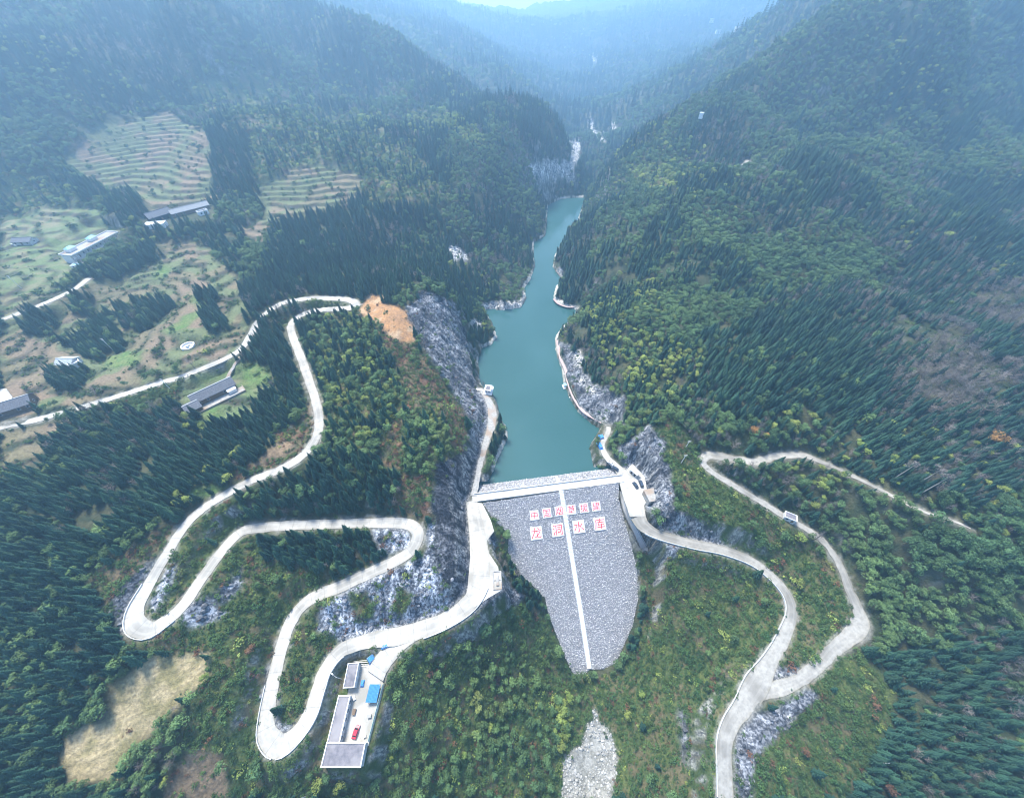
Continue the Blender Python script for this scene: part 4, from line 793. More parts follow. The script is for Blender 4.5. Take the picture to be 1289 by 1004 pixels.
# ------------------------------------------------------------------ roads and paths
M_CONC = noisy('road concrete', (.56, .56, .54), (.66, .655, .63), .5, .85, .15, c3=(.48, .475, .45))
M_TRACK = noisy('gravel road', (.40, .395, .37), (.56, .55, .52), .7, .95, .4, c3=(.33, .32, .29), detail=8)
M_OLD = noisy('weathered concrete', (.24, .24, .23), (.40, .395, .38), .9, .9, .3, c3=(.30, .24, .19))
M_PINK = noisy('red paving', (.42, .30, .28), (.52, .40, .37), .8, .9, .2)
M_WALL = noisy('pale concrete', (.42, .43, .43), (.60, .61, .61), 1.1, .85, .2)
M_WHITE = noisy('white paint', (.68, .69, .70), (.80, .80, .80), 1.0, .7, .05)
M_DARK = noisy('dark opening', (.015, .017, .02), (.03, .03, .035), 2, .5, 0)
M_SLATE = noisy('grey roof tiles', (.085, .095, .115), (.16, .17, .195), 2.2, .8, .5, stretch=(1, .25, 1))
M_ROOFG = noisy('stained flat roof', (.13, .13, .15), (.22, .21, .23), .55, .9, .2, c3=(.26, .25, .26))
M_BLUE = noisy('blue sheet roof', (.03, .17, .42), (.05, .24, .52), 1.5, .55, .2)
M_PALEBLUE = noisy('pale blue roof', (.22, .46, .62), (.32, .56, .70), 1.5, .6, .1)
M_WOOD = noisy('old timber', (.12, .085, .06), (.22, .16, .11), 2, .9, .3)
M_GLASS = noisy('dark glass', (.02, .03, .04), (.04, .05, .06), 1, .12, 0)
M_REDC = noisy('red car paint', (.42, .03, .06), (.50, .05, .08), 1, .3, 0)
M_WCAR = noisy('white car paint', (.70, .71, .72), (.76, .77, .78), 1, .3, 0)
M_DCAR = noisy('dark car paint', (.03, .05, .08), (.05, .07, .11), 1, .3, 0)
M_TYRE = noisy('tyre rubber', (.02, .02, .02), (.035, .035, .035), 3, .9, 0)
M_STEEL = noisy('galvanised steel', (.45, .46, .47), (.55, .56, .57), 2, .45, 0, metallic=.3)
M_TARP = noisy('blue tarpaulin', (.04, .20, .55), (.07, .30, .65), 1, .5, .3)
M_RED = noisy('red paint', (.62, .04, .05), (.72, .09, .09), 1.5, .8, 0)
M_GREENF = noisy('pale green fence paint', (.38, .55, .50), (.48, .64, .58), 1, .6, 0)
M_RIPRAP = noisy('riprap stone', (.30, .30, .305), (.52, .52, .52), .8, .92, .4, rnd=.42, c3=(.42, .41, .40))
M_RIPBASE = noisy('riprap bed', (.20, .20, .22), (.42, .42, .45), 1.6, .95, 1.0, dist=.5, detail=9)
M_CREST = noisy('crest paving', (.44, .44, .42), (.58, .575, .55), .7, .85, .1, c3=(.36, .35, .33))

def ribbon(name, P, mat, dz=0.0, skirt=.7, kind=None, parent=None, camber=.04, wob=.0, **k):
    P = np.array(P); T = np.gradient(P[:, :2], axis=0); T /= np.linalg.norm(T, axis=1)[:, None]+1e-9
    Nn = np.stack([-T[:, 1], T[:, 0]], 1); V = []; n = len(P)
    for i in range(n):
        h = P[i, 3]/2
        wl = h+(vn(np.array(P[i, 0]*.35), np.array(P[i, 1]*.35), 5)-.5)*wob; wr = h+(vn(np.array(P[i, 0]*.35), np.array(P[i, 1]*.35), 8)-.5)*wob
        z = P[i, 2]+dz
        for s, q in ((-wl, -skirt), (-wl, 0), (0, camber), (wr, 0), (wr, -skirt)):
            V.append((P[i, 0]+Nn[i, 0]*s, P[i, 1]+Nn[i, 1]*s, z+q))
    F = [(5*i+j+1, 5*i+j, 5*i+5+j, 5*i+6+j) for i in range(n-1) for j in range(4)]
    F += [(0, 1, 2, 3, 4), tuple(5*(n-1)+j for j in (4, 3, 2, 1, 0))]
    L_ = np.r_[0, np.cumsum(np.hypot(*np.diff(P[:, :2], axis=0).T))]
    me = mesh_np(name, V, F, mat)
    q = me.attributes.new('along', 'FLOAT', 'POINT'); q.data.foreach_set('value', np.repeat(L_, 5).astype(np.float32))
    q = me.attributes.new('across', 'FLOAT', 'POINT'); q.data.foreach_set('value', np.tile([1, 1, 0, 1, 1], n).astype(np.float32))
    return obj(name, me, parent, kind=kind, **k)
def road_mat(name, c1, c2, edge, joint):
    m = noisy(name, c1, c2, .5, .88, .15, c3=tuple(.8*x for x in c1), detail=8); t = m.node_tree; N = t.nodes; L = t.links; b = N['Principled BSDF']
    src = b.inputs['Base Color'].links[0].from_socket
    al = N.new('ShaderNodeAttribute'); al.attribute_name = 'along'; ac = N.new('ShaderNodeAttribute'); ac.attribute_name = 'across'
    g = N.new('ShaderNodeNewGeometry'); n = N.new('ShaderNodeTexNoise'); n.inputs['Scale'].default_value = .8; n.inputs['Detail'].default_value = 6; L.new(g.outputs['Position'], n.inputs['Vector'])
    def mth(op, a, b_, c_=None):
        x = N.new('ShaderNodeMath'); x.operation = op
        for i, q in enumerate((a, b_, c_)):
            if q is None: continue
            if isinstance(q, (int, float)): x.inputs[i].default_value = q
            else: L.new(q, x.inputs[i])
        return x.outputs[0]
    def mix(f, c, col):
        x = N.new('ShaderNodeMix'); x.data_type = 'RGBA'; L.new(f, x.inputs[0]); L.new(c, x.inputs[6]); x.inputs[7].default_value = (*col, 1); return x.outputs[2]
    # dirt gathered at the edges
    e = mth('ADD', ac.outputs['Fac'], mth('MULTIPLY', n.outputs['Fac'], .9)); r = N.new('ShaderNodeMapRange'); r.inputs[1].default_value = 1.22; r.inputs[2].default_value = 1.55; L.new(e, r.inputs[0])
    c = mix(mth('MULTIPLY', r.outputs[0], .75), src, edge)
    # two worn wheel tracks
    w = mth('ABSOLUTE', mth('SUBTRACT', ac.outputs['Fac'], .45), 0); w = mth('LESS_THAN', w, .13)
    c = mix(mth('MULTIPLY', w, mth('MULTIPLY', n.outputs['Fac'], .35)), c, tuple(min(.75, x*1.15) for x in c2))
    if joint: c = mix(mth('MULTIPLY', mth('LESS_THAN', mth('FRACT', mth('DIVIDE', al.outputs['Fac'], 6.0), 0), .045), .4), c, tuple(.5*x for x in c1))
    L.new(c, b.inputs['Base Color']); return m
M_CONC = road_mat('road concrete', (.35, .34, .31), (.47, .46, .425), (.30, .28, .23), True)
M_TRACK = road_mat('gravel road', (.25, .24, .215), (.37, .36, .33), (.24, .22, .17), False)
M_SLAB = noisy('yard slab', (.38, .37, .34), (.50, .49, .46), .5, .88, .15, c3=(.29, .28, .25), detail=8)
ribbon('road', ROADW['access'], M_CONC, 0, kind='structure', wob=.5)
ribbon('upper_village_road', ROADW['upper'], M_CONC, .02, kind='structure', wob=.4)
ribbon('yard_road', ROADW['yard'], M_CONC, .024, kind='structure', wob=.6)
ribbon('crest_approach_road', ROADW['crestright'], M_CONC, .012, kind='structure', wob=.3)
ribbon('downstream_road', ROADW['right'], M_TRACK, .0, kind='structure', wob=.4)
ribbon('gravel_road', ROADW['branch'], M_TRACK, .016, kind='structure', wob=.9)
ribbon('hillside_track', ROADW['track'], M_TRACK, .3, kind='structure', wob=.9)
ribbon('left_bank_path', PATHW['left_bank'], M_OLD, .03, kind='structure', wob=.7)

def sheet(name, poly, z, mat, thick=.6, parent=None, **k):
    b = MB(); pts = [Vector((p[0], p[1], 0)) for p in poly]; tri = tessellate_polygon([pts]); n = len(pts)
    b.add([(p.x, p.y, z) for p in pts], [t_ for t_ in tri]); b.add([(p.x, p.y, z) for p in pts]+[(p.x, p.y, z-thick) for p in pts], [(i, (i+1) % n, n+(i+1) % n, n+i) for i in range(n)])
    o = b.obj(name, mat, parent, **k)
    bm = bmesh.new(); bm.from_mesh(o.data); bmesh.ops.remove_doubles(bm, verts=bm.verts, dist=.001); bmesh.ops.recalc_face_normals(bm, faces=bm.faces)
    if sum(f.normal.z for f in bm.faces) < 0: bmesh.ops.reverse_faces(bm, faces=bm.faces)
    bm.to_mesh(o.data); bm.free(); return o
sheet('abutment_apron', PADW['apron'][0], -.53, M_SLAB, .8, kind='structure')
sheet('yard_paving', [tuple(at(x, y, -6.2)[:2]) for x, y in [(474,842),(484,862),(464,938),(425,936),(436,880),(446,838),(462,836)]], -6.05, M_SLAB, .8, kind='structure')
sheet('parking_paving', PADW['lot'][0], -.13, M_SLAB, .6, kind='structure')
SEG = MB()
def wallrun(name, label, cat, P, off, h, th, mat, dz=-.4, base=None):
    """a low wall that follows the edge of a road"""
    P = np.array(P); T = np.gradient(P[:, :2], axis=0); T /= np.linalg.norm(T, axis=1)[:, None]+1e-9; Nn = np.stack([-T[:, 1], T[:, 0]], 1)
    n = len(P); V = []
    for i in range(n):
        o_ = (P[i, 3]/2*(1 if off > 0 else -1)+off)
        for s, q in ((-th/2, dz), (-th/2, h), (th/2, h), (th/2, dz)): V.append((P[i, 0]+Nn[i, 0]*(o_+s), P[i, 1]+Nn[i, 1]*(o_+s), P[i, 2]+q))
    F = [(4*i+j, 4*i+j+1, 4*i+5+j, 4*i+4+j) for i in range(n-1) for j in range(3)]+[(3, 2, 1, 0), tuple(4*(n-1)+j for j in range(4))]
    return obj(name, mesh_np(name, V, F, mat), label=label, cat=cat)
A = ROADW['access']; Rr = ROADW['right']
def near_i(P, px, py):
    qx, qy, _ = proj(P[:, 0], P[:, 1], P[:, 2]); return int(np.argmin((qx-px)**2+(qy-py)**2))
def cut(P, a, b):
    i, j = sorted((near_i(P, *a), near_i(P, *b))); return P[i:j+1]
wallrun('guard_wall', 'low concrete guard wall along the left edge of the downstream road, right bank', 'wall', cut(Rr, (985,745), (914,1003)), .25, .7, .35, M_WALL) if False else None
wallrun('guard_wall', 'long pale guard wall on the valley edge of the road below the right abutment', 'wall', cut(Rr, (815,664), (913,1003)), -.2, .75, .35, M_WALL)
wallrun('guard_wall', 'pale kerb wall on the outer edge of the hairpin road above the yard', 'wall', cut(A, (430,818), (352,938)), .2, .5, .3, M_WALL)
wallrun('guard_wall', 'pale kerb wall round the lowest hairpin above the yard', 'wall', cut(A, (350,939), (343,862)), .2, .5, .3, M_WALL)
wallrun('guard_wall', 'pale kerb wall round the leftmost hairpin bend', 'wall', cut(A, (215,775), (187,736)), .2, .6, .3, M_WALL)
wallrun('retaining_wall', 'grey stone retaining wall at the foot of the rock cut beside the main road', 'wall', cut(A, (563,779), (463,806)), -.3, 1.3, .5, M_OLD) if False else None
wallrun('guard_wall', 'dark-topped parapet along the valley edge of the left abutment road', 'wall', cut(A, (603,736), (530,792)), .3, .7, .35, M_WALL)
# curved lakeside walkway on posts
def walkway(name, P, label, rail=True, step=5):
    root = thing(name, label, 'walkway', P[len(P)//2][:3])
    o = np.r_[P[len(P)//2][:3], 0]
    Q = P-o; ribbon('deck', Q, M_PINK, .0, .35, parent=root, camber=.0)
    T = np.gradient(Q[:, :2], axis=0); T /= np.linalg.norm(T, axis=1)[:, None]; Nn = np.stack([-T[:, 1], T[:, 0]], 1)
    mb = MB(); pr = []
    for sgn in (-1, 1):
        e = Q[:, :2]+Nn*(Q[:, 3:4]/2-.1)*sgn
        for i in range(0, len(e)-1): mb.tube((*e[i], Q[i, 2]+1.05), (*e[i+1], Q[i+1, 2]+1.05), .06, n=4)
        for i in range(0, len(e), 2): mb.tube((*e[i], Q[i, 2]-.1), (*e[i], Q[i, 2]+1.05), .05, n=4)
    mb.obj('railing', M_WALL, root)
    for i in range(2, len(Q)-1, step):
        pm = MB(); pm.tube((Q[i, 0], Q[i, 1], Q[i, 2]-6), (Q[i, 0], Q[i, 1], Q[i, 2]-.3), .28, n=6); pm.obj('pile', M_WALL, root)
    return root
walkway('lakeside_walkway', PATHW['walkway'], 'reddish railed walkway curving along the right bank of the reservoir')
walkway('lakeside_walkway', PATHW['far_walkway'], 'pale walkway hugging the foot of the middle right headland')
walkway('lakeside_walkway', PATHW['farther_walkway'], 'short walkway at the foot of the farther right headland')

# ------------------------------------------------------------------ the dam
dam = thing('rockfill_dam', 'grey rockfill dam with white crest road, centre steps and red lettering', 'dam', (CA[0], CA[1], 0), math.atan2(cdir[1], cdir[0]))
def dl_(p):   # world -> dam frame (x along the crest, y upstream)
    q = np.array(p[:2])-CA; return (float(q @ cdir), float(-(q @ cnor)))
FL = [dl_(p)+(p[2],) for p in FACE]
pz = lambda y: (y+CHW)/SLD          # height of the downstream face at local y (y negative downstream)
poly = [(a, b) for a, b, c in FL]
def tri_mesh(poly, zf, step):
    """fine sheet over a polygon, height from zf"""
    bm = bmesh.new(); vs = [bm.verts.new((x, y, 0)) for x, y in poly]; bm.faces.new(vs)
    xs = [p[0] for p in poly]; ys = [p[1] for p in poly]
    for a in np.arange(min(xs)+step, max(xs), step): bmesh.ops.bisect_plane(bm, geom=bm.verts[:]+bm.edges[:]+bm.faces[:], plane_co=(a, 0, 0), plane_no=(1, 0, 0))
    for a in np.arange(min(ys)+step, max(ys), step): bmesh.ops.bisect_plane(bm, geom=bm.verts[:]+bm.edges[:]+bm.faces[:], plane_co=(0, a, 0), plane_no=(0, 1, 0))
    bmesh.ops.triangulate(bm, faces=bm.faces)
    for v in bm.verts: v.co.z = zf(v.co.x, v.co.y)
    bm.normal_update()
    if sum(f.normal.z for f in bm.faces) < 0: bmesh.ops.reverse_faces(bm, faces=bm.faces)
    me = bpy.data.meshes.new('m'); bm.to_mesh(me); bm.free(); return me
me = tri_mesh(poly, lambda x, y: pz(y)-.25+.35*random.random(), 1.6); me.materials.append(M_RIPBASE); obj('downstream_face', me, dam)
UW = 9.5
me = tri_mesh([(-3, CHW), (CLEN+3, CHW), (CLEN+3, CHW+UW), (-3, CHW+UW)], lambda x, y: -(y-CHW)/SLU-.15+.2*random.random()-.1, 1.2); me.materials.append(M_RIPBASE); obj('upstream_face', me, dam)
b = MB(); b.box(-2.5, CLEN+2.5, -CHW, CHW, -1.6, -.02); b.obj('crest_road', M_CREST, dam)
for y_, nm in ((CHW-.16, 'parapet'), (-CHW+.12, 'kerb')):
    b = MB(); hh = .95 if nm == 'parapet' else .3
    b.box(-1.5, CLEN+.5, y_-.14, y_+.14, -.05, hh); b.obj(nm, M_WHITE if nm == 'parapet' else M_WALL, dam)
# loose stone: small boulders by the thousand
def stone(seed, n=1):
    r = random.Random(seed); bm = bmesh.new(); bmesh.ops.create_icosphere(bm, subdivisions=1, radius=.5)
    for v in bm.verts: v.co = Vector((v.co.x*r.uniform(.7, 1.25), v.co.y*r.uniform(.7, 1.2), v.co.z*r.uniform(.55, .95)))
    V = [tuple(v.co) for v in bm.verts]; F = [tuple(q.index for q in f.verts) for f in bm.faces]; bm.free(); return V, F
stones = [obj('boulder', mesh_np('boulder', *stone(i), M_RIPRAP), dam, loc=(4+7*i, -5-i, pz(-5-i)+.1)) for i in range(4)]
def stones_on(name, xs, ys, zf, test, s, parent):
    a, c = np.meshgrid(np.arange(*xs, s), np.arange(*ys, s)); a = (a+RNG.uniform(-.5, .5, a.shape)*s).ravel(); c = (c+RNG.uniform(-.5, .5, c.shape)*s).ravel()
    m = test(a, c); a, c = a[m], c[m]; P = np.stack([a, c, zf(a, c)+.05, RNG.uniform(.65, 1.5, a.shape)*s, a*0, a*0], 1)
    o = scatter(name, P, stones); o.parent = parent; return o
stairs = lambda x, y: 40.2+(.062*(-y))   # the stair line leans a little across the face
PANELS = []
def panel_quad(cx, cy, w, h): return None
TOP = [(205,306),(303,288),(402,272),(497,262),(596,248),(691,236)]; BOT = [(220,447),(388,422),(555,396),(720,373)]
pan = [(640+x/6.275, 600+y/6.275, 10.5, 0) for x, y in TOP]+[(640+x/6.275, 600+y/6.275, 14.0, 1) for x, y in BOT]
PL = []
for px_, py_, wpx, row_ in pan:
    p = on_face(px_, py_); d_ = (CAMZ-p[2])/(SP_+(py_-502)/FPX*CP_); PL.append((*dl_(p), wpx*1.08/FPX*d_/2))
def clear(a, c):
    m = inpoly(a, c, poly) & (np.abs(a-STX(c)) > 1.3)
    for x, y, h in PL: m &= ~((np.abs(a-x) < h*1.02) & (np.abs(c-y) < h*1.12*.86))
    return m
sA = dl_(on_face(706,616)); sB = dl_(on_face(718,690)); sC = dl_(on_face(731,770)); sD = dl_(on_face(742,842))
SY = np.array([sD[1], sC[1], sB[1], sA[1]]); SX = np.array([sD[0], sC[0], sB[0], sA[0]])
STX = lambda c: np.interp(c, SY, SX)
stones_on('riprap', (-5, CLEN+25), (-90, 0), lambda a, c: pz(c), clear, .64, dam)['kind'] = 'stuff'
stones_on('upstream_riprap', (-2, CLEN+2), (CHW+.3, CHW+8), lambda a, c: -(c-CHW)/SLU, lambda a, c: (a > -9) & (np.abs(a-SX[-1]-.6) > .8), .95, dam)
# flight of steps down the face with side strings
ys = np.arange(-CHW-.3, sD[1], -.62); V = MB()
for i in range(len(ys)-1):
    x = float(STX(ys[i])); z = pz(ys[i]); V.box(x-1.15, x+1.15, ys[i+1], ys[i], z-.9, z+.30)
V.obj('stairway', M_WHITE, dam)
for s_ in (-1, 1):
    b = MB()
    for i in range(0, len(ys)-6, 6):
        x0, x1 = float(STX(ys[i]))+s_*1.3, float(STX(ys[i+6]))+s_*1.3; z0, z1 = pz(ys[i])+.5, pz(ys[i+6])+.5; w = .14
        b.add([(x0-w, ys[i], z0-1), (x0+w, ys[i], z0-1), (x0+w, ys[i], z0), (x0-w, ys[i], z0), (x1-w, ys[i+6], z1-1), (x1+w, ys[i+6], z1-1), (x1+w, ys[i+6], z1), (x1-w, ys[i+6], z1)],
              [(0, 1, 2, 3), (7, 6, 5, 4), (3, 2, 6, 7), (0, 4, 5, 1), (1, 5, 6, 2), (0, 3, 7, 4)])
    b.obj('stair_string', M_WALL, dam)
x = SX[-1]+.4; b = MB()
for i in range(12): y = CHW+.2+i*.6; b.box(x-.7, x+.7, y, y+.6, -(y-CHW)/SLU-.9, -(y-CHW)/SLU+.22)
b.obj('upstream_steps', M_WHITE, dam)
# the ten painted panels
ang = math.atan(1/SLD)
for k, (x, y, h) in enumerate(PL):
    Mx = Matrix.Translation((x, y, pz(y)+.62)) @ Matrix.Rotation(ang, 4, 'X')
    hy = h*1.05
    b = MB(); b.box(-h, h, -hy, hy, -.25, 0, Mx); pnl = b.obj('character_panel', M_WHITE, dam)
    v, f = GLYPHS[k]; v = np.array(v).reshape(-1, 2)/100.0; v[:, 0] -= .5; v[:, 1] -= .38
    s2 = 1.82*h
    top = [tuple(Mx @ Vector((a*s2, c*s2*1.03, .05))) for a, c in v]; low = [tuple(Mx @ Vector((a*s2, c*s2*1.03, .0))) for a, c in v]
    nv = len(top); V = top+low; F = []; cnt = {}
    for q in f:
        q = list(q); ar = sum(v[q[i]][0]*v[q[(i+1) % len(q)]][1]-v[q[(i+1) % len(q)]][0]*v[q[i]][1] for i in range(len(q)))
        if ar < 0: q = q[::-1]
        F.append(tuple(q))
        for i in range(len(q)): cnt[(q[i], q[(i+1) % len(q)])] = 1
    F += [(b2, a1, a1+nv, b2+nv) for (a1, b2) in cnt if (b2, a1) not in cnt]
    me = mesh_np('character', V, F, M_RED)
    obj('character', me, pnl)
# spillway chute
P = SPW; T = np.gradient(P[:, :2], axis=0); T /= np.linalg.norm(T, axis=1)[:, None]; Nn = np.stack([-T[:, 1], T[:, 0]], 1)
mid_ = P[len(P)//2]; spw = thing('spillway', 'stained white concrete spillway chute beside the right edge of the dam', 'spillway', mid_[:3])
Q = P-np.r_[mid_[:3], 0]; ribbon('chute_floor', Q, M_WHITE, 0, .8, parent=spw, camber=0)
for s_ in (-1, 1):
    V = []; 
    for i in range(len(Q)):
        for o_, z_ in ((0, -.8), (0, 1.5), (.35, 1.5), (.35, -.8)): V.append((Q[i, 0]+Nn[i, 0]*(Q[i, 3]/2+o_)*s_, Q[i, 1]+Nn[i, 1]*(Q[i, 3]/2+o_)*s_, Q[i, 2]+z_))
    n = len(Q); F = [(4*i+j, 4*i+j+1, 4*i+5+j, 4*i+4+j) for i in range(n-1) for j in range(3)]+[(0, 1, 2, 3), tuple(4*(n-1)+j for j in range(4))]
    obj('side_wall', mesh_np('side_wall', V, F, M_WALL), spw)
b = MB(); e = Q[-1]; b.tube((e[0], e[1], e[2]-1.5), (e[0], e[1], e[2]+.3), 2.6, 2.6, 14); b.obj('flip_bucket', M_WALL, spw)
# river bed below the dam
# ------------------------------------------------------------------ buildings (local frame: x along the front, y towards the back, z up)
def plot(px1, py1, px2, py2, z):
    """front corner points in the photo -> origin, heading, length"""
    a = at(px1, py1, z); b = at(px2, py2, z); d = b-a
    return a, math.atan2(d[1], d[0]), float(np.hypot(d[0], d[1]))
def window(parent, x, z, w, h, y, out=-1, sill=True, axis='x', glass=M_GLASS):
    f = MB(); t_ = .08
    def bx(b, a0, a1, o0, o1, z0, z1):
        o0, o1 = sorted((y+out*o0, y+out*o1))
        if axis == 'x': b.box(a0, a1, o0, o1, z0, z1)
        else: b.box(o0, o1, a0, a1, z0, z1)
    bx(f, x-w/2, x-w/2+t_, -.02, .06, z, z+h); bx(f, x+w/2-t_, x+w/2, -.02, .06, z, z+h)
    bx(f, x-w/2, x+w/2, -.02, .062, z-t_, z); bx(f, x-w/2, x+w/2, -.02, .062, z+h, z+h+t_)
    fr = f.obj('window', M_WHITE, parent); g = MB(); bx(g, x-w/2+t_, x+w/2-t_, .002, .02, z, z+h); g.obj('pane', glass, fr)
def door(parent, x, w, h, y, mat=None, out=-1):
    b = MB(); b.box(x-w/2, x+w/2, *sorted((y+out*.05, y-out*.0)), .02, h); b.obj('door', mat or M_WOOD, parent)
def gable(L, Wd, hw, hr, ov=.7, th=.22, ridge='x'):
    """two pitched slabs with thickness"""
    b = MB(); y0, y1 = -ov, Wd+ov; x0, x1 = -ov, L+ov; ym = Wd/2; k = hr/(Wd/2); ze = hw-ov*k; zr = hw+hr
    for s_ in (0, 1):
        ye = y0 if s_ == 0 else y1
        b.add([(x0, ye, ze), (x1, ye, ze), (x1, ym, zr), (x0, ym, zr), (x0, ye, ze+th), (x1, ye, ze+th), (x1, ym, zr+th), (x0, ym, zr+th)],
              [(0, 3, 2, 1), (4, 5, 6, 7), (0, 1, 5, 4), (1, 2, 6, 5), (3, 0, 4, 7), (2, 3, 7, 6)] if s_ == 0 else [(0, 1, 2, 3), (7, 6, 5, 4), (4, 5, 1, 0), (5, 6, 2, 1), (7, 4, 0, 3), (6, 7, 3, 2)])
    return b
def farmhouse(name, label, a, rz, L, Wd, hw, hr, wall, roof, nwin=3, cat='house', ribs=True):
    h = thing(name, label, cat, a, rz)
    b = MB(); b.box(0, L, 0, Wd, -1.2, hw)
    b.add([(0, 0, hw), (0, Wd, hw), (0, Wd/2, hw+hr-.05)], [(0, 2, 1)]); b.add([(L, 0, hw), (L, Wd, hw), (L, Wd/2, hw+hr-.05)], [(0, 1, 2)])
    b.obj('wall', wall, h); rf = gable(L, Wd, hw, hr).obj('roof', roof, h)
    c = MB(); c.box(-.7, L+.7, Wd/2-.16, Wd/2+.16, hw+hr+.12, hw+hr+.42); c.obj('ridge_cap', M_WALL if ribs else roof, rf)
    if ribs:
        k = hr/(Wd/2); r_ = MB()
        for i in range(int(L/.8)+1):
            x = -.5+i*.8
            r_.tube((x, -.7, hw-.7*k+.24), (x, Wd/2, hw+hr+.24), .08, n=4); r_.tube((x, Wd+.7, hw-.7*k+.24), (x, Wd/2, hw+hr+.24), .08, n=4)
        r_.obj('tile_rows', roof, rf)
    for i in range(nwin):
        x = L*(i+.5)/nwin
        if i == nwin//2: door(h, x, 1.3, 2.2, 0)
        else: window(h, x, 1.0, 1.3, 1.2, 0)
    window(h, Wd*.5, 1.0, 1.2, 1.1, L, 1, axis='y')
    return h
def flathouse(name, label, a, rz, L, Wd, H, wall, roof=None, floors=1, nwin=3, cat='house', par=.5):
    h = thing(name, label, cat, a, rz); roof = roof or M_ROOFG
    b = MB(); b.box(0, L, 0, Wd, -1.5, H); b.obj('wall', wall, h)
    b = MB(); b.box(.25, L-.25, .25, Wd-.25, H, H+.08); b.obj('roof', roof, h)
    b = MB(); b.box(-.15, L+.15, -.15, .15, H, H+par); b.box(-.15, L+.15, Wd-.15, Wd+.15, H, H+par); b.box(-.148, .152, .15, Wd-.15, H, H+par-.003); b.box(L-.15, L+.15, .15, Wd-.15, H, H+par-.003); b.obj('parapet', M_WHITE, h)
    fh = H/floors
    for f in range(floors):
        for i in range(nwin):
            x = L*(i+.5)/nwin
            if f == 0 and i == nwin//2: door(h, x, 1.1, 2.1, 0)
            else: window(h, x, f*fh+1.0, 1.3, 1.3, 0)
            window(h, x, f*fh+1.0, 1.2, 1.2, Wd, 1)
    return h
# --- school-like long house with a gallery, facing the valley
a, rz, L = plot(102, 334, 158, 304, 55.0)
sc_ = thing('galleried_house', 'long white two-storey building with open columned galleries and two blue rooftop sheds', 'building', a, rz)
W_, H_ = 11.0, 7.6
b = MB(); b.box(0, L, 2.6, W_, -2, H_); b.obj('wall', M_WHITE, sc_)
b = MB(); b.box(0, L, 0, 2.6, 3.4, 3.7); b.obj('gallery_floor', M_WALL, sc_)
b = MB(); b.box(-.5, L+.5, -.4, W_+.4, H_, H_+.3); rf = b.obj('roof', M_OLD, sc_)
b = MB(); b.box(-.5, L+.5, -.4, -.15, H_+.3, H_+1.1); b.box(-.5, L+.5, W_+.15, W_+.4, H_+.3, H_+1.1); b.box(-.5, -.25, -.15, W_+.15, H_+.3, H_+1.098); b.box(L+.25, L+.5, -.15, W_+.15, H_+.3, H_+1.098); b.obj('parapet', M_WHITE, rf)
n = 11
for i in range(n+1):
    x = .2+(L-.4)*i/n; b = MB(); b.box(x-.2, x+.2, .05, .45, -2, H_-.02); b.obj('column', M_WHITE, sc_)
for z_ in (0, 3.7):
    b = MB(); b.box(.42, L-.42, .1, .25, z_+.05, z_+1.0); b.obj('gallery_wall', M_WHITE, sc_)
    for i in range(n):
        x = .2+(L-.4)*(i+.5)/n
        if i % 3 == 1:
            d_ = MB(); d_.box(x-.6, x+.6, 2.52, 2.598, z_+.02, z_+2.2); d_.obj('door', M_WOOD, sc_)
        else: window(sc_, x, z_+1.0, 1.8, 1.5, 2.6)
b = MB(); b.box(0, 2.2, -.05, .04, -2, H_); b.obj('end_wall', M_WHITE, sc_)
for k, x in enumerate((4.5, L*.55)):
    b = MB(); b.box(x, x+6, 6.2, 10.2, H_+.3, H_+2.5); sh = b.obj('roof_shed', M_WHITE, sc_)
    g = MB(); g.add([(x-.4, 5.8, H_+2.6), (x+6.4, 5.8, H_+2.6), (x+6.4, 10.6, H_+2.6), (x-.4, 10.6, H_+2.6), (x+1.4, 8.2, H_+4.0), (x+4.6, 8.2, H_+4.0)], [(3, 2, 1, 0), (0, 1, 5, 4), (1, 2, 5), (2, 3, 4, 5), (3, 0, 4)]); g.obj('hip_roof', M_PALEBLUE, sh)
# --- tiled farmhouse with its wing, kerbed yard and path
a, rz, L = plot(249, 512, 299, 488, 43.0)
farmhouse('farmhouse', 'large grey-tiled farmhouse beside the left road with a paved front yard', a, rz, L, 8.4, 3.4, 2.4, M_WOOD, M_SLATE, 5)
a2, rz2, L2 = plot(240, 523, 254, 516, 43.0)
farmhouse('side_wing', 'small grey-tiled outbuilding at the lower left corner of the large farmhouse', a2, rz2, 6.5, 7.6, 2.7, 1.8, M_WOOD, M_SLATE, 2, 'outbuilding')
u = np.array((math.cos(rz), math.sin(rz))); v_ = np.array((-u[1], u[0]))
def rect(a, u, v, x0, x1, y0, y1): return [tuple(a[:2]+u*x+v*y) for x, y in ((x0, y0), (x1, y0), (x1, y1), (x0, y1))]
sheet('farm_courtyard', rect(a, u, v_, -1.0, L+2.5, -5.8, -.4), 43.04, M_OLD, 1.2, kind='structure')
cw = thing('courtyard_wall', 'low rough wall round the front yard of the large farmhouse', 'wall', a, rz)
for x0, x1, y0, y1 in ((-1.0, L+2.5, -6.1, -5.8), (L+2.5, L+2.8, -6.1, -.2), (-1.3, -1.0, -6.1, -2)):
    b = MB(); b.box(x0, x1, y0, y1, -.8, .8); b.obj('wall_section', M_OLD, cw)
b = MB(); b.box(L-5.0, L-.8, -2.6, -.6, .04, 2.0); b.add([(L-5.3, -2.9, 2.0), (L-.5, -2.9, 2.0), (L-.5, -.3, 2.5), (L-5.3, -.3, 2.5), (L-5.3, -2.9, 2.15), (L-.5, -2.9, 2.15), (L-.5, -.3, 2.65), (L-5.3, -.3, 2.65)], [(3, 2, 1, 0), (4, 5, 6, 7), (0, 1, 5, 4), (1, 2, 6, 5), (2, 3, 7, 6), (3, 0, 4, 7)])
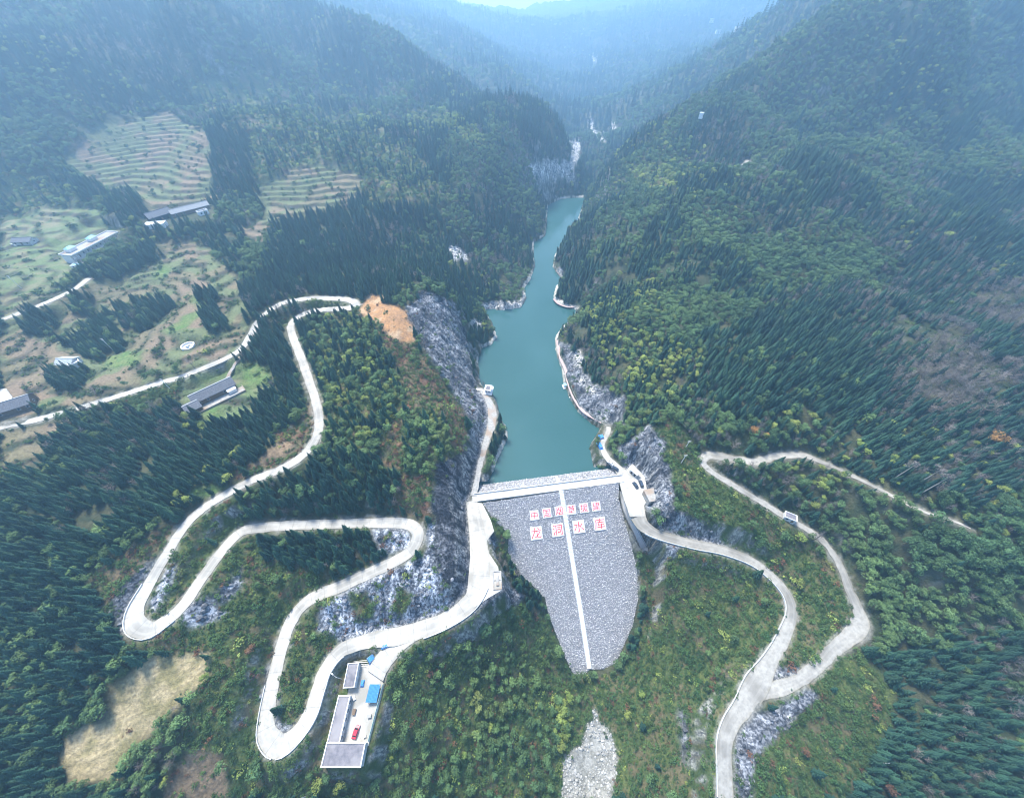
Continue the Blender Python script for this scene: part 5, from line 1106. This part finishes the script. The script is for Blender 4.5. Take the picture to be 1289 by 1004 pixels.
lean = thing('lean_to', 'small white shed standing in the right end of the farmhouse yard', 'shed', a, rz); b.obj('shed_body', M_WHITE, lean)
P = spline([np.r_[at(286, 476, 43.3), 2.2], np.r_[at(291, 466, 45), 2.0], np.r_[at(299, 456, 46.6), 2.2], np.r_[at(303, 450, 47.6), 2.4]], 1.2); P[:, 2] = np.maximum(P[:, 2], hgt(P[:, 0], P[:, 1])+.15)
ribbon('farm_path', P, M_OLD, .12, kind='structure')
# --- other houses
a, rz, L = plot(75, 463, 95, 463, 49.0)
farmhouse('village_house', 'small pale-roofed house behind the fir clump above the left road', a, rz, 9, 6.5, 3, 1.6, M_WALL, noisy('pale sheet roof', (.30, .34, .36), (.40, .44, .46), 1, .6, .2), 3, ribs=False)
a, rz, L = plot(92, 465, 104, 460, 49.0)
flathouse('annex', 'bright white flat-roofed annex right of the pale-roofed small house', a, rz, 5, 6, 2.8, M_WHITE, M_WHITE, 1, 2, 'outbuilding')
a, rz, L = plot(-25, 534, 44, 512, 47.2)
farmhouse('long_house', 'long blue-grey tiled house cut by the left edge of the photo', a, rz, L, 9, 3.3, 2.4, M_WOOD, M_SLATE, 6)
sheet('threshing_yard', [tuple(at(x, y, 47.3)[:2]) for x, y in [(-30,492),(8,489),(16,500),(8,512),(-30,516)]], 47.45, M_SLAB, 1.0, kind='structure')
a, rz, L = plot(184, 289, 206, 287, 63.0)
flathouse('village_house', 'bright white flat house in front of the dark gabled one in the middle row', a, rz, 15, 7, 3.2, M_WHITE, M_WHITE, 1, 3)
a, rz, L = plot(192, 281, 214, 274, 63.0)
farmhouse('village_house', 'dark grey gabled house at the left end of the row below the big terraces', a, rz, 18, 9, 4.0, 3.0, M_DARK, M_SLATE, 3, ribs=False)
a, rz, L = plot(219, 274, 250, 266, 65.0)
farmhouse('village_house', 'long grey-roofed house in the row below the big terraces', a, rz, 30, 8, 3.2, 2.2, M_WOOD, noisy('weathered roof', (.20, .215, .23), (.29, .30, .32), 1.5, .8, .3), 5, ribs=False)
a, rz, L = plot(252, 272, 262, 269, 65.0)
flathouse('village_house', 'tiny white house at the right end of the village row', a, rz, 8, 5, 2.8, M_WHITE, M_SLATE, 1, 2)
a, rz, L = plot(18, 309, 46, 308, 58.0)
farmhouse('village_house', 'low blue-grey farmstead alone in the green plots near the left edge', a, rz, 14, 8, 2.8, 1.8, M_WALL, M_SLATE, 3, ribs=False)
a, rz, L = plot(14, 308, 26, 312, 58.0)
b = thing('boundary_wall', 'short white wall in front of the lone farmstead near the left edge', 'wall', a, rz); m_ = MB(); m_.box(0, 9, -.15, .15, -1, 1.2); m_.obj('wall_section', M_WHITE, b)
a, rz, L = plot(88, 339, 100, 338, 55.5); a = drop(92, 339, 55)
flathouse('outhouse', 'small white outhouse below the galleried building', a, rz, 7, 4, 2.4, M_WHITE, M_PALEBLUE, 1, 2, 'outbuilding')
a = at(985, 653, 8.0); flathouse('hut', 'small grey hut beside the right-bank gravel road', a, -.5, 5.5, 3.6, 2.6, M_WALL, M_ROOFG, 1, 2, 'hut')
# tomb: horseshoe of white kerbs round a mound
a = at(237, 436, 48.5); tb = thing('tomb', 'white horseshoe-shaped grave on the brown terrace above the left road', 'tomb', a, .5)
b = MB()
for i in range(18):
    t0_, t1_ = R(-40+i*15), R(-40+(i+1)*15)
    for r0, r1, h in ((3.3, 3.9, 1.0),):
        q = [(r0*math.cos(t0_), r0*math.sin(t0_)), (r1*math.cos(t0_), r1*math.sin(t0_)), (r1*math.cos(t1_), r1*math.sin(t1_)), (r0*math.cos(t1_), r0*math.sin(t1_))]; b.prism(q, -.8, h)
b.obj('kerb_ring', M_WHITE, tb)
b = MB(); b.tube((0, 0, -.5), (0, 0, .15), 3.25, 3.25, 20); b.obj('paving', M_WALL, tb)
b = MB(); b.tube((0, .4, .1), (0, .4, .9), 1.7, .9, 12); b.obj('mound', M_OLD, tb)
b = MB(); b.box(-.8, .8, -1.6, -1.3, .1, 1.5); b.obj('headstone', M_WHITE, tb)
# --- works yard at the foot of the left road
ZY = -6.0
yb = thing('yard_building', 'L-shaped flat-roofed grey building with white parapets round the works yard', 'building', (-74.6, -11.4, ZY))
for k, (x0, x1, y0, y1, hh) in enumerate(((0, 4.8, 6.9, 21.6, 3.2), (0, 15.4, 0, 6.8, 3.5))):
    b = MB(); b.box(x0, x1, y0, y1, -3, hh); b.obj('wall', M_WALL, yb)
    b = MB(); b.box(x0+.3, x1-.3, y0+.3, y1-.3, hh, hh+.1); r_ = b.obj('roof', M_ROOFG, yb)
    b = MB(); b.box(x0-.2, x1+.2, y0-.2, y0+.2, hh, hh+.5); b.box(x0-.2, x1+.2, y1-.2, y1+.2, hh, hh+.5); b.box(x0-.2, x0+.2, y0+.2, y1-.2, hh, hh+.497); b.box(x1-.2, x1+.2, y0+.2, y1-.2, hh, hh+.497); b.obj('parapet', M_WHITE, r_)
for i in range(5): window(yb, 8.4+i*2.8, 1.0, 1.4, 1.3, 4.8, 1, axis='y')
for i in range(3): window(yb, 6.5+i*3.2, 1.0, 1.4, 1.3, 6.8, 1)
for i in range(4): window(yb, 2.0+i*3.6, 1.0, 1.4, 1.3, 0, -1)
b = MB(); b.box(12.2, 13.3, 6.8, 6.87, .05, 2.2); b.obj('door', M_WOOD, yb)
flathouse('office_block', 'small flat-roofed grey block at the head of the works yard', (-73.4, 12.9, ZY+.4), .05, 4.6, 8.6, 3.1, M_WALL, M_ROOFG, 1, 2, 'building')
sh = thing('blue_shed', 'bright blue sheet-roofed shelter on the right side of the works yard', 'shed', (-62.8, 8.0, ZY))
b = MB(); b.add([(0, 0, 2.6), (4.6, 0, 2.2), (4.9, 6.2, 2.2), (.3, 6.2, 2.6), (0, 0, 2.7), (4.6, 0, 2.3), (4.9, 6.2, 2.3), (.3, 6.2, 2.7)], [(3, 2, 1, 0), (4, 5, 6, 7), (0, 1, 5, 4), (1, 2, 6, 5), (2, 3, 7, 6), (3, 0, 4, 7)])
rf = b.obj('roof', M_BLUE, sh); b = MB()
for i in range(9): b.tube((.05+i*.55, .05, 2.76-i*.048), (.35+i*.55, 6.15, 2.76-i*.048), .05, n=4)
b.obj('corrugation', M_BLUE, rf)
for x in (.3, 4.4):
    for y in (.3, 3, 5.9): b = MB(); b.box(x-.07, x+.07, y-.07, y+.07, -.1, 2.4); b.obj('post', M_STEEL, sh)
b = MB(); b.box(.5, 4.2, 1, 5.4, 0, 1.0); b.obj('stored_goods', M_OLD, sh)
# sheets of tarpaulin over stacks
def stack(label, p, rz, w, l, h, mat):
    o = thing('covered_stack', label, 'tarpaulin', p, rz); nx_, ny_ = 7, 6; V = []
    for j in range(ny_):
        for i in range(nx_):
            e = min(i, nx_-1-i, j, ny_-1-j); V.append(((i/(nx_-1)-.5)*w, (j/(ny_-1)-.5)*l, (0 if e == 0 else h)+random.uniform(-.12, .12)))
    F = [(j*nx_+i, j*nx_+i+1, (j+1)*nx_+i+1, (j+1)*nx_+i) for j in range(ny_-1) for i in range(nx_-1)]
    me = mesh_np('cover', V, F, mat); obj('cover', me, o); b = MB(); b.box(-w*.36, w*.36, -l*.36, l*.36, -.8, h-.2); b.obj('load', M_OLD, o); return o
stack('blue tarpaulin over a heap left of the yard entrance road', drop(468, 829, -3)+np.array((0, 0, .25)), .7, 3.4, 3.4, 1.3, M_BLUE)
stack('blue tarpaulin strip in the fork of the two white roads', drop(485, 813, -2)+np.array((0, 0, .2)), .35, 3.6, 1.7, .7, M_TARP)
stack('small blue cover beside the office block in the works yard', np.array((-66.6, 14.6, ZY+.1)), .1, 1.6, 2.6, .9, M_TARP)
stack('blue and white covered stall on the lake side of the right abutment road', at(755, 561, 0.1), .3, 2.6, 6.0, 1.5, M_TARP)
stack('dark blue tarpaulin at the bend of the lakeside path, right bank', at(757, 550, -.2), .2, 3.2, 4.0, 1.4, M_TARP)
# grey steel debris / scaffold lying at the yard entrance
o = thing('scaffold_heap', 'dark heap of scaffold poles behind the office block', 'scaffolding', drop(455, 834, -4))
for i in range(14):
    b = MB(); y = random.uniform(-1.2, 1.2); b.tube((-4+random.random(), y, .3+random.random()*.6), (4+random.random(), y+random.uniform(-1.2, 1.2), .3+random.random()*.8), .07, n=5); b.obj('pole', M_STEEL if i % 2 else M_DARK, o)
def fence(label, A_, B_, n, h=1.9):
    A_ = np.array(A_, float); B_ = np.array(B_, float); d = B_-A_; L_ = float(np.hypot(d[0], d[1])); o = thing('fence', label, 'fence', A_, math.atan2(d[1], d[0])); dz = B_[2]-A_[2]
    for i in range(n+1): x = L_*i/n; z = dz*i/n; b = MB(); b.box(x-.06, x+.06, -.06, .06, z-.5, z+h); b.obj('post', M_WHITE, o)
    for z_ in (.15, h-.15): b = MB(); b.tube((0, 0, z_), (L_, 0, z_+dz), .05, n=4); b.obj('rail', M_GREENF, o)
    for i in range(n): x0, x1 = L_*i/n+.08, L_*(i+1)/n-.08; z = dz*(i+.5)/n; b = MB(); b.box(x0, x1, -.015, .015, z+.22, z+h-.22); b.obj('fence_panel', M_GREENF, o)
    return o
fence('pale green and white fence along the right side of the works yard', (-57.2, 14.3, ZY), (-58.9, -4.2, ZY), 9)
# goods lying about the yard
for k, (x, y, w_, l_, h_, m_, lab) in enumerate(((-67.5, 5.0, 1.2, 2.0, .8, M_WOOD, 'low timber stack beside the yard building wall'), (-60.6, 3.6, 1.4, 1.1, .9, M_OLD, 'grey crate by the fence halfway down the yard'), (-61.0, -2.6, 1.0, 1.0, .7, M_WALL, 'pale crate in the lower right corner of the yard'), (-68.9, 9.6, 1.0, 1.6, .6, M_STEEL, 'steel box between the office block and the long wing'))):
    o = thing('crate', lab, 'crate', (x, y, ZY), .2*k); b = MB(); b.box(-w_/2, w_/2, -l_/2, l_/2, 0, h_); b.obj('box', m_, o); b = MB(); b.box(-w_/2-.05, w_/2+.05, -l_/2-.05, l_/2+.05, h_, h_+.08); b.obj('lid', m_, o)
# excavated concrete tank on the apron by the dam
c = at(626, 730, -.5); o = thing('concrete_pit', 'rectangular railed concrete frame on the apron left of the dam', 'pit', c, .06)
for x0, x1, y0, y1 in ((-2.2, 2.2, -4.4, -4.0), (-2.2, 2.2, 4.0, 4.4), (-2.2, -1.8, -4, 4), (1.8, 2.2, -4, 4), (-1.8, 1.8, -.15, .15)):
    b = MB(); b.box(x0, x1, y0, y1, -.3, .55); b.obj('kerb', M_OLD, o)
b = MB(); b.box(-1.8, 1.8, -4, 4, -.2, .12); b.obj('floor', M_SLAB, o)
b = MB(); b.box(-.6, .7, -2.6, 2.3, .12, .9); b.obj('cover_slab', M_OLD, o)
# --- intake tower and footbridge
a = at(615, 493, -.0); o = thing('intake_tower', 'white intake tower standing in the water off the left bank', 'tower', a, -.15)
for x in (-2.2, 2.2):
    for y in (-2.6, 2.6): b = MB(); b.box(x-.35, x+.35, y-.35, y+.35, -11, 1.0); b.obj('pier', M_WALL, o)
b = MB(); b.box(-3.2, 3.2, -4.2, 4.2, 1.0, 1.4); b.obj('deck', M_WHITE, o)
b = MB(); b.box(-2.1, 2.1, -2.6, 2.2, 1.4, 4.4); bd = b.obj('gatehouse', M_WHITE, o)
b = MB(); b.box(-2.6, 2.6, -3.1, 2.7, 4.4, 4.65); rf = b.obj('roof', M_WHITE, o); b = MB(); b.box(-1.5, 1.5, -1.9, 1.5, 4.65, 4.95); b.obj('roof_well', M_ROOFG, o)
for x in (-1, 1): window(o, x, 2.3, 1.0, 1.1, -2.6)
b = MB()
for s_ in (-3.1, 3.1):
    b.tube((s_, -4.1, 2.4), (s_, 4.1, 2.4), .06, n=4)
    for y in np.linspace(-4.1, 4.1, 6): b.tube((s_, y, 1.4), (s_, y, 2.4), .05, n=4)
for y in (-4.1, 4.1): b.tube((-3.1, y, 2.4), (3.1, y, 2.4), .06, n=4)
b.obj('railing', M_STEEL, o)
e0 = at(602, 490, 1.0); e1 = a+np.array((-3.1, .5, 1.0)); d = e1-e0; L = float(np.hypot(d[0], d[1]))
o = thing('footbridge', 'narrow white footbridge from the left bank to the intake tower', 'bridge', e0, math.atan2(d[1], d[0]))
b = MB(); b.box(-1.5, L, -.9, .9, -.15, .15); b.obj('deck', M_WHITE, o)
for s_ in (-.85, .85):
    b = MB(); b.tube((-1.4, s_, 1.15), (L, s_, 1.15), .05, n=4)
    for x in np.linspace(-1.4, L, 8): b.tube((x, s_, .1), (x, s_, 1.15), .04, n=4)
    b.obj('railing', M_STEEL, o)
b = MB(); b.box(L*.45, L*.45+.5, -.7, .7, -10, -.15); b.obj('pier', M_WALL, o)
# floating pontoons moored at the walkway
for (px_, py_, lab) in ((711, 487, 'larger white pontoon moored at the right-bank walkway'), (718, 499, 'smaller white landing stage just below the larger pontoon')):
    p = at(px_, py_, WL); o = thing('pontoon', lab, 'boat', p, .2); s_ = 1.0 if px_ == 711 else .7
    for x in (-1.3*s_, 1.3*s_): b = MB(); b.tube((x, -2.3*s_, .1), (x, 2.3*s_, .1), .35*s_, n=8); b.obj('float', M_STEEL, o)
    b = MB(); b.box(-1.8*s_, 1.8*s_, -2.2*s_, 2.2*s_, .4, .58); b.obj('deck', M_WHITE, o)
    if s_ == 1: b = MB(); b.box(-1, 1, -.6, 1.6, .58, 2.3); b.obj('cabin', M_WHITE, o); b = MB(); b.box(-1.25, 1.25, -.9, 1.9, 2.3, 2.42); b.obj('canopy', M_PALEBLUE, o)
# --- cars
def car(label, p, rz, paint, van=False):
    c = thing('parked_car', label, 'car', p, rz); Lc, Wc = 4.5, 1.8
    prof = [(-2.25, .35), (-2.25, .8), (-2.1, .95), (-1.5, 1.0), (-1.1, 1.5), (.6, 1.52), (1.25, 1.0), (2.1, .85), (2.25, .65), (2.25, .35)] if not van else [(-2.25, .35), (-2.25, 1.0), (-2.15, 1.8), (1.2, 1.82), (1.8, 1.1), (2.2, .95), (2.25, .35)]
    n = len(prof); b = MB(); b.add([(x, -.9 if z < 1.05 else -.75, z) for x, z in prof]+[(x, .9 if z < 1.05 else .75, z) for x, z in prof], [tuple(range(n)), tuple(range(n, 2*n))[::-1]]+[(i, n+i, n+(i+1) % n, (i+1) % n) for i in range(n)])
    b.obj('body', paint, c)
    ws = [(-1.55, 1.02, -1.15, 1.47), (.68, 1.49, 1.22, 1.04)] if not van else [(-2.27, 1.1, -2.17, 1.7), (1.25, 1.76, 1.78, 1.16)]
    for x0, z0, x1, z1 in ws:
        b = MB(); o_ = .02*(1 if x1 > 0 else -1); b.add([(x0+o_, -.68, z0+.02), (x0+o_, .68, z0+.02), (x1+o_, .66, z1+.02), (x1+o_, -.66, z1+.02)], [(0, 1, 2, 3)]); 
        b.add([(x0+o_*.5, -.68, z0+.01), (x0+o_*.5, .68, z0+.01), (x1+o_*.5, .66, z1+.01), (x1+o_*.5, -.66, z1+.01)], [(3, 2, 1, 0)]); b.obj('windscreen', M_GLASS, c)
    for s_ in (-1, 1):
        b = MB(); zt = 1.44 if not van else 1.7; b.box(-1.0, .7, *sorted((s_*.8, s_*.87)), 1.05, zt-.05); b.obj('side_window', M_GLASS, c)
        for x in (-1.4, 1.4):
            w_ = MB(); w_.tube((x, s_*.72, .34), (x, s_*.93, .34), .34, n=12); wh = w_.obj('wheel', M_TYRE, c); w_ = MB(); w_.tube((x, s_*.93, .34), (x, s_*.945, .34), .2, n=8); w_.obj('rim', M_STEEL, wh)
        b = MB(); b.box(2.18, 2.27, *sorted((s_*.5, s_*.8)), .6, .75); b.obj('headlight', M_WHITE, c)
    return c
car('red car parked in the works yard', (-64.9, -1.3, ZY+.0), R(80), M_REDC)
car('dark car parked on the right abutment lot, nearer the dam road', at(799.5, 611, -.1)+np.array((0, 0, .02)), R(112), M_DCAR)
car('dark blue van parked against the rock on the right abutment lot', at(806.5, 609, -.1)+np.array((0, 0, .02)), R(97), M_DCAR, True)
car('dark car parked at the lake end of the crest junction', at(774, 590, 0)+np.array((0, 0, .06)), R(140), M_DCAR)
car('white car parked beside the lake end of the crest junction', at(768, 583, 0)+np.array((0, 0, .06)), R(135), M_WCAR)
# portal and pump house cut into the rock above the lot
a = at(792, 594, 0); o = thing('gatehouse', 'white concrete portal with dark openings against the right abutment rock', 'building', a, R(-50))
b = MB(); b.box(0, 5.2, 0, 2.6, -1, 3.0); b.obj('wall', M_WALL, o); b = MB(); b.box(-.3, 5.5, -.3, 2.9, 3.0, 3.25); b.obj('roof', M_WALL, o)
for x in (.8, 3.1): b = MB(); b.box(x, x+1.3, -.06, .0, .1, 2.3); b.obj('opening', M_DARK, o)
a = at(815, 636, 0); o = thing('buttress', 'grey blocky concrete buttress beside the right abutment road', 'buttress', a, R(12))
b = MB(); b.box(0, 6, 0, 7.5, -2, 4.6); b.obj('block', M_OLD, o); b = MB(); b.box(-.15, 6.15, -.15, 7.65, 4.6, 4.85); b.obj('coping', M_OLD, o)
# --- posts, lamps
def pole(label, p, h, name='utility_pole', cross=True, rz=0, arm=False):
    o = thing(name, label, 'pole' if name != 'street_lamp' else 'street lamp', p, rz); b = MB(); b.tube((0, 0, -1), (0, 0, h), .17, .11, 8); b.obj('shaft', M_WHITE, o)
    if cross:
        for z in (h-.6, h-1.5): b = MB(); b.box(-.9, .9, -.06, .06, z, z+.12); b.obj('crossarm', M_STEEL, o)
        for x in (-.8, 0, .8): b = MB(); b.tube((x, 0, h-.48), (x, 0, h-.15), .07, n=6); b.obj('insulator', M_WHITE, o)
    if arm:
        b = MB(); b.tube((0, 0, h-.1), (2.2, 0, h+.4), .08, .06, 6); b.obj('arm', M_STEEL, o); b = MB(); b.box(1.7, 2.7, -.2, .2, h+.3, h+.45); b.obj('lamp_head', M_WHITE, o)
for px_, py_, h, lab in ((143, 441, 10, 'white utility pole beside the fir clump above the left road'), (214, 489, 8, 'utility pole on the verge below the left road, left of the farmhouse'), (27, 363, 10, 'utility pole in the green plots near the left edge'),
    (385, 1002, 9, 'white crossarmed pole at the bottom edge below the lowest hairpin'), (857, 583, 9, 'utility pole above the right abutment rock, nearer one'), (863, 563, 7, 'utility pole above the right abutment rock, farther one'), (1098, 958, 9, 'pale pole in the scrub at lower right')):
    pole(lab, drop(px_, py_, 20), h)
pole('white street lamp between the lowest hairpin and the office block', drop(430, 854, -3), 7, 'street_lamp', False, 2.6, True)
# --- hamlet far up the right valley side, white in the haze
for k, (px_, py_, w_, h_) in enumerate(((893, 28, 13, 8), (901, 42, 14, 7), (926, 40, 16, 8), (941, 38, 14, 9), (912, 24, 12, 6))):
    p = drop(px_, py_, 120); flathouse('far_house', ['leftmost upper house of the hazy hamlet at top right', 'white house at the lower left of the hazy hamlet', 'wide white house in the middle of the hazy hamlet', 'tall white house at the right end of the hazy hamlet', 'small house highest up in the hazy hamlet'][k], p, R(-20+17*k), w_, 8, h_, M_WHITE, M_WALL, 2, 3)
for k, (px_, py_) in enumerate(((680, 75), (686, 88), (884, 148))):
    p = drop(px_, py_, 60); flathouse('far_house', ['pale building in the misty gorge mouth, upper one', 'pale building in the misty gorge mouth, lower one', 'lone white house on the ridge line right of the gorge'][k], p, R(30*k), (14, 14, 5)[k], (9, 9, 4)[k], (7, 7, 3.5)[k], M_WHITE, M_WALL, 2, 3)
# --- trees the photo singles out
def single(kind, label, px_, py_, sc_=1.3, name=None, zg=20, i=0, cat='tree'):
    p = drop(px_, py_, zg); me, tr = make_tree(kind, 900+int(px_))
    o = thing(name or 'tree', label, cat, p, random.random()*6); obj('crown', me, o); obj('trunk', tr, o); o.scale = (sc_,)*3
single('orange', 'orange autumn tree standing alone in the dark right-hand wood', 1238, 562, 1.6, 'autumn_tree')
single('orange', 'ochre tree above the upper bend of the right gravel road', 946, 548, 1.1, 'autumn_tree')
single('orange', 'second ochre tree just right of the ochre one above the right bend', 962, 553, .9, 'autumn_tree')
single('red', 'rust-red tree at the lower right corner scrub', 1112, 992, 1.1, 'autumn_tree')
single('red', 'rust-red tree in the scrub right of the downstream road', 1008, 945, .8, 'autumn_tree')
single('red', 'rust-red tree left of the lowest hairpin', 320, 817, .9, 'autumn_tree')
single('red', 'rust-red tree in the hilltop scrub left of the reservoir', 468, 535, .9, 'autumn_tree')
single('yellow', 'yellow tree on the left edge of the works yard below the building', 405, 985, 1.0, 'yellow_tree')
single('yellow', 'yellow tree under the lower right corner of the yard building', 432, 988, .9, 'yellow_tree')
def tall_pine(label, bx_, by_, h):
    p = drop(bx_, by_, 30); o = thing('bare_trunk_pine', label, 'tree', p, 0)
    b = MB(); b.tube((0, 0, -1), (.3, 0, h*.5), .26, .2, 7); b.tube((.3, 0, h*.5), (.4, .1, h), .2, .06, 7); b.obj('trunk', M_PALEBARK, o)
    bl = [(random.gauss(0, .9), random.gauss(0, .9), h*.78+random.uniform(0, h*.2), random.uniform(.9, 1.5)) for _ in range(6)]
    obj('crown', mesh_np('crown', *leafy(int(bx_), bl, 120, .4), M_BAR), o)
tall_pine('tall pale-trunked tree above the upper right road, left of three', 1122, 604, 17)
tall_pine('tall pale-trunked tree above the upper right road, middle of three', 1147, 613, 19)
tall_pine('tall pale-trunked tree above the upper right road, right of three', 1153, 624, 21)
# broken rock standing proud of the cliffs
ROCKM = noisy('cliff rock', (.045, .05, .06), (.22, .23, .25), .45, .92, .6, rnd=.55, c3=(.11, .12, .145), stretch=(1, 1, .4))
rs = [obj('outcrop_block', mesh_np('outcrop_block', *stone(50+i), ROCKM), None, label='rough grey rock block in the cliff %s' % w_, cat='rock', loc=tuple(drop(*q, 10)), group=None) for i, (q, w_) in enumerate((((560, 400), 'left of the reservoir'), ((815, 575), 'at the right abutment'), ((480, 770), 'above the yard road')))]
for r_ in rs: r_.scale = (1.6, 1.6, 1.6)
a_, b_ = np.meshgrid(np.arange(-170, 230, 1.9), np.arange(-30, 330, 1.9)); a_ = (a_+RNG.uniform(-.9, .9, a_.shape)).ravel(); b_ = (b_+RNG.uniform(-.9, .9, b_.shape)).ravel()
z_ = hgt(a_, b_); zo = zones(a_, b_, z_)
m = np.isin(zo, [ZI[k] for k in ('rock', 'bluerock', 'palerock', 'cliffdark', 'shot')]) & (hgt(a_, b_, RD) > 1.0) & outside(a_, b_) & (RNG.random(a_.shape) < np.where(zo == ZI['shot'], .06, np.where(zo == ZI['bluerock'], .42, .26)))
for k, (pl_, pz_) in PADW.items(): m &= ~inpoly(a_, b_, pl_)
for p in SPW[::2]: m &= ((a_-p[0])**2+(b_-p[1])**2 > 12)
for Q in PATHW.values():
    for p in Q[::2]: m &= ((a_-p[0])**2+(b_-p[1])**2 > 7)
scatter('broken_rock', np.stack([a_[m], b_[m], z_[m]-.1, RNG.uniform(.6, 2.6, m.sum()), z_[m], z_[m]], 1), rs)
# river stones
M_RIV = noisy('river stone', (.27, .27, .26), (.46, .46, .44), .6, .9, .3, rnd=.3)
rv = [obj('river_boulder', mesh_np('river_boulder', *stone(80+i), M_RIV), None, label=l_, cat='rock', loc=tuple(drop(*q, -60))) for i, (q, l_) in enumerate((((745, 935), 'large pale boulder in the upper part of the stream bed'), ((728, 975), 'large pale boulder in the lower left of the stream bed'), ((760, 985), 'large pale boulder in the lower right of the stream bed')))]
for r_ in rv: r_.scale = (2.2, 2.0, 1.8)
a_, b_ = np.meshgrid(np.arange(-10, 110, 1.1), np.arange(-70, 40, 1.1)); a_ = (a_+RNG.uniform(-.5, .5, a_.shape)).ravel(); b_ = (b_+RNG.uniform(-.5, .5, b_.shape)).ravel()
z_ = hgt(a_, b_); m = (zones(a_, b_, z_) == ZI['gravel']) & (fbm(a_, b_, 6, 77, 2) > .40)
scatter('river_stones', np.stack([a_[m], b_[m], z_[m], RNG.uniform(.4, 1.7, m.sum())**1.3, z_[m], z_[m]], 1), rv)
# ------------------------------------------------------------------ air
print('TOP', Z.max(), Z.min()); hz = MB(); hz.box(-2750, 2750, -1300, 3700, -90, 305)
hm = bpy.data.materials.new('haze'); hm.use_nodes = True; t = hm.node_tree; t.nodes.clear()
pv = t.nodes.new('ShaderNodeVolumePrincipled'); ou = t.nodes.new('ShaderNodeOutputMaterial')
pv.inputs['Density'].default_value = HAZE_DENSITY; pv.inputs['Color'].default_value = (*HAZE_COLOR, 1); pv.inputs['Anisotropy'].default_value = .45
t.links.new(pv.outputs[0], ou.inputs['Volume'])
hm.cycles.volume_sampling = 'DISTANCE'; hz.obj('haze', hm, kind='stuff')
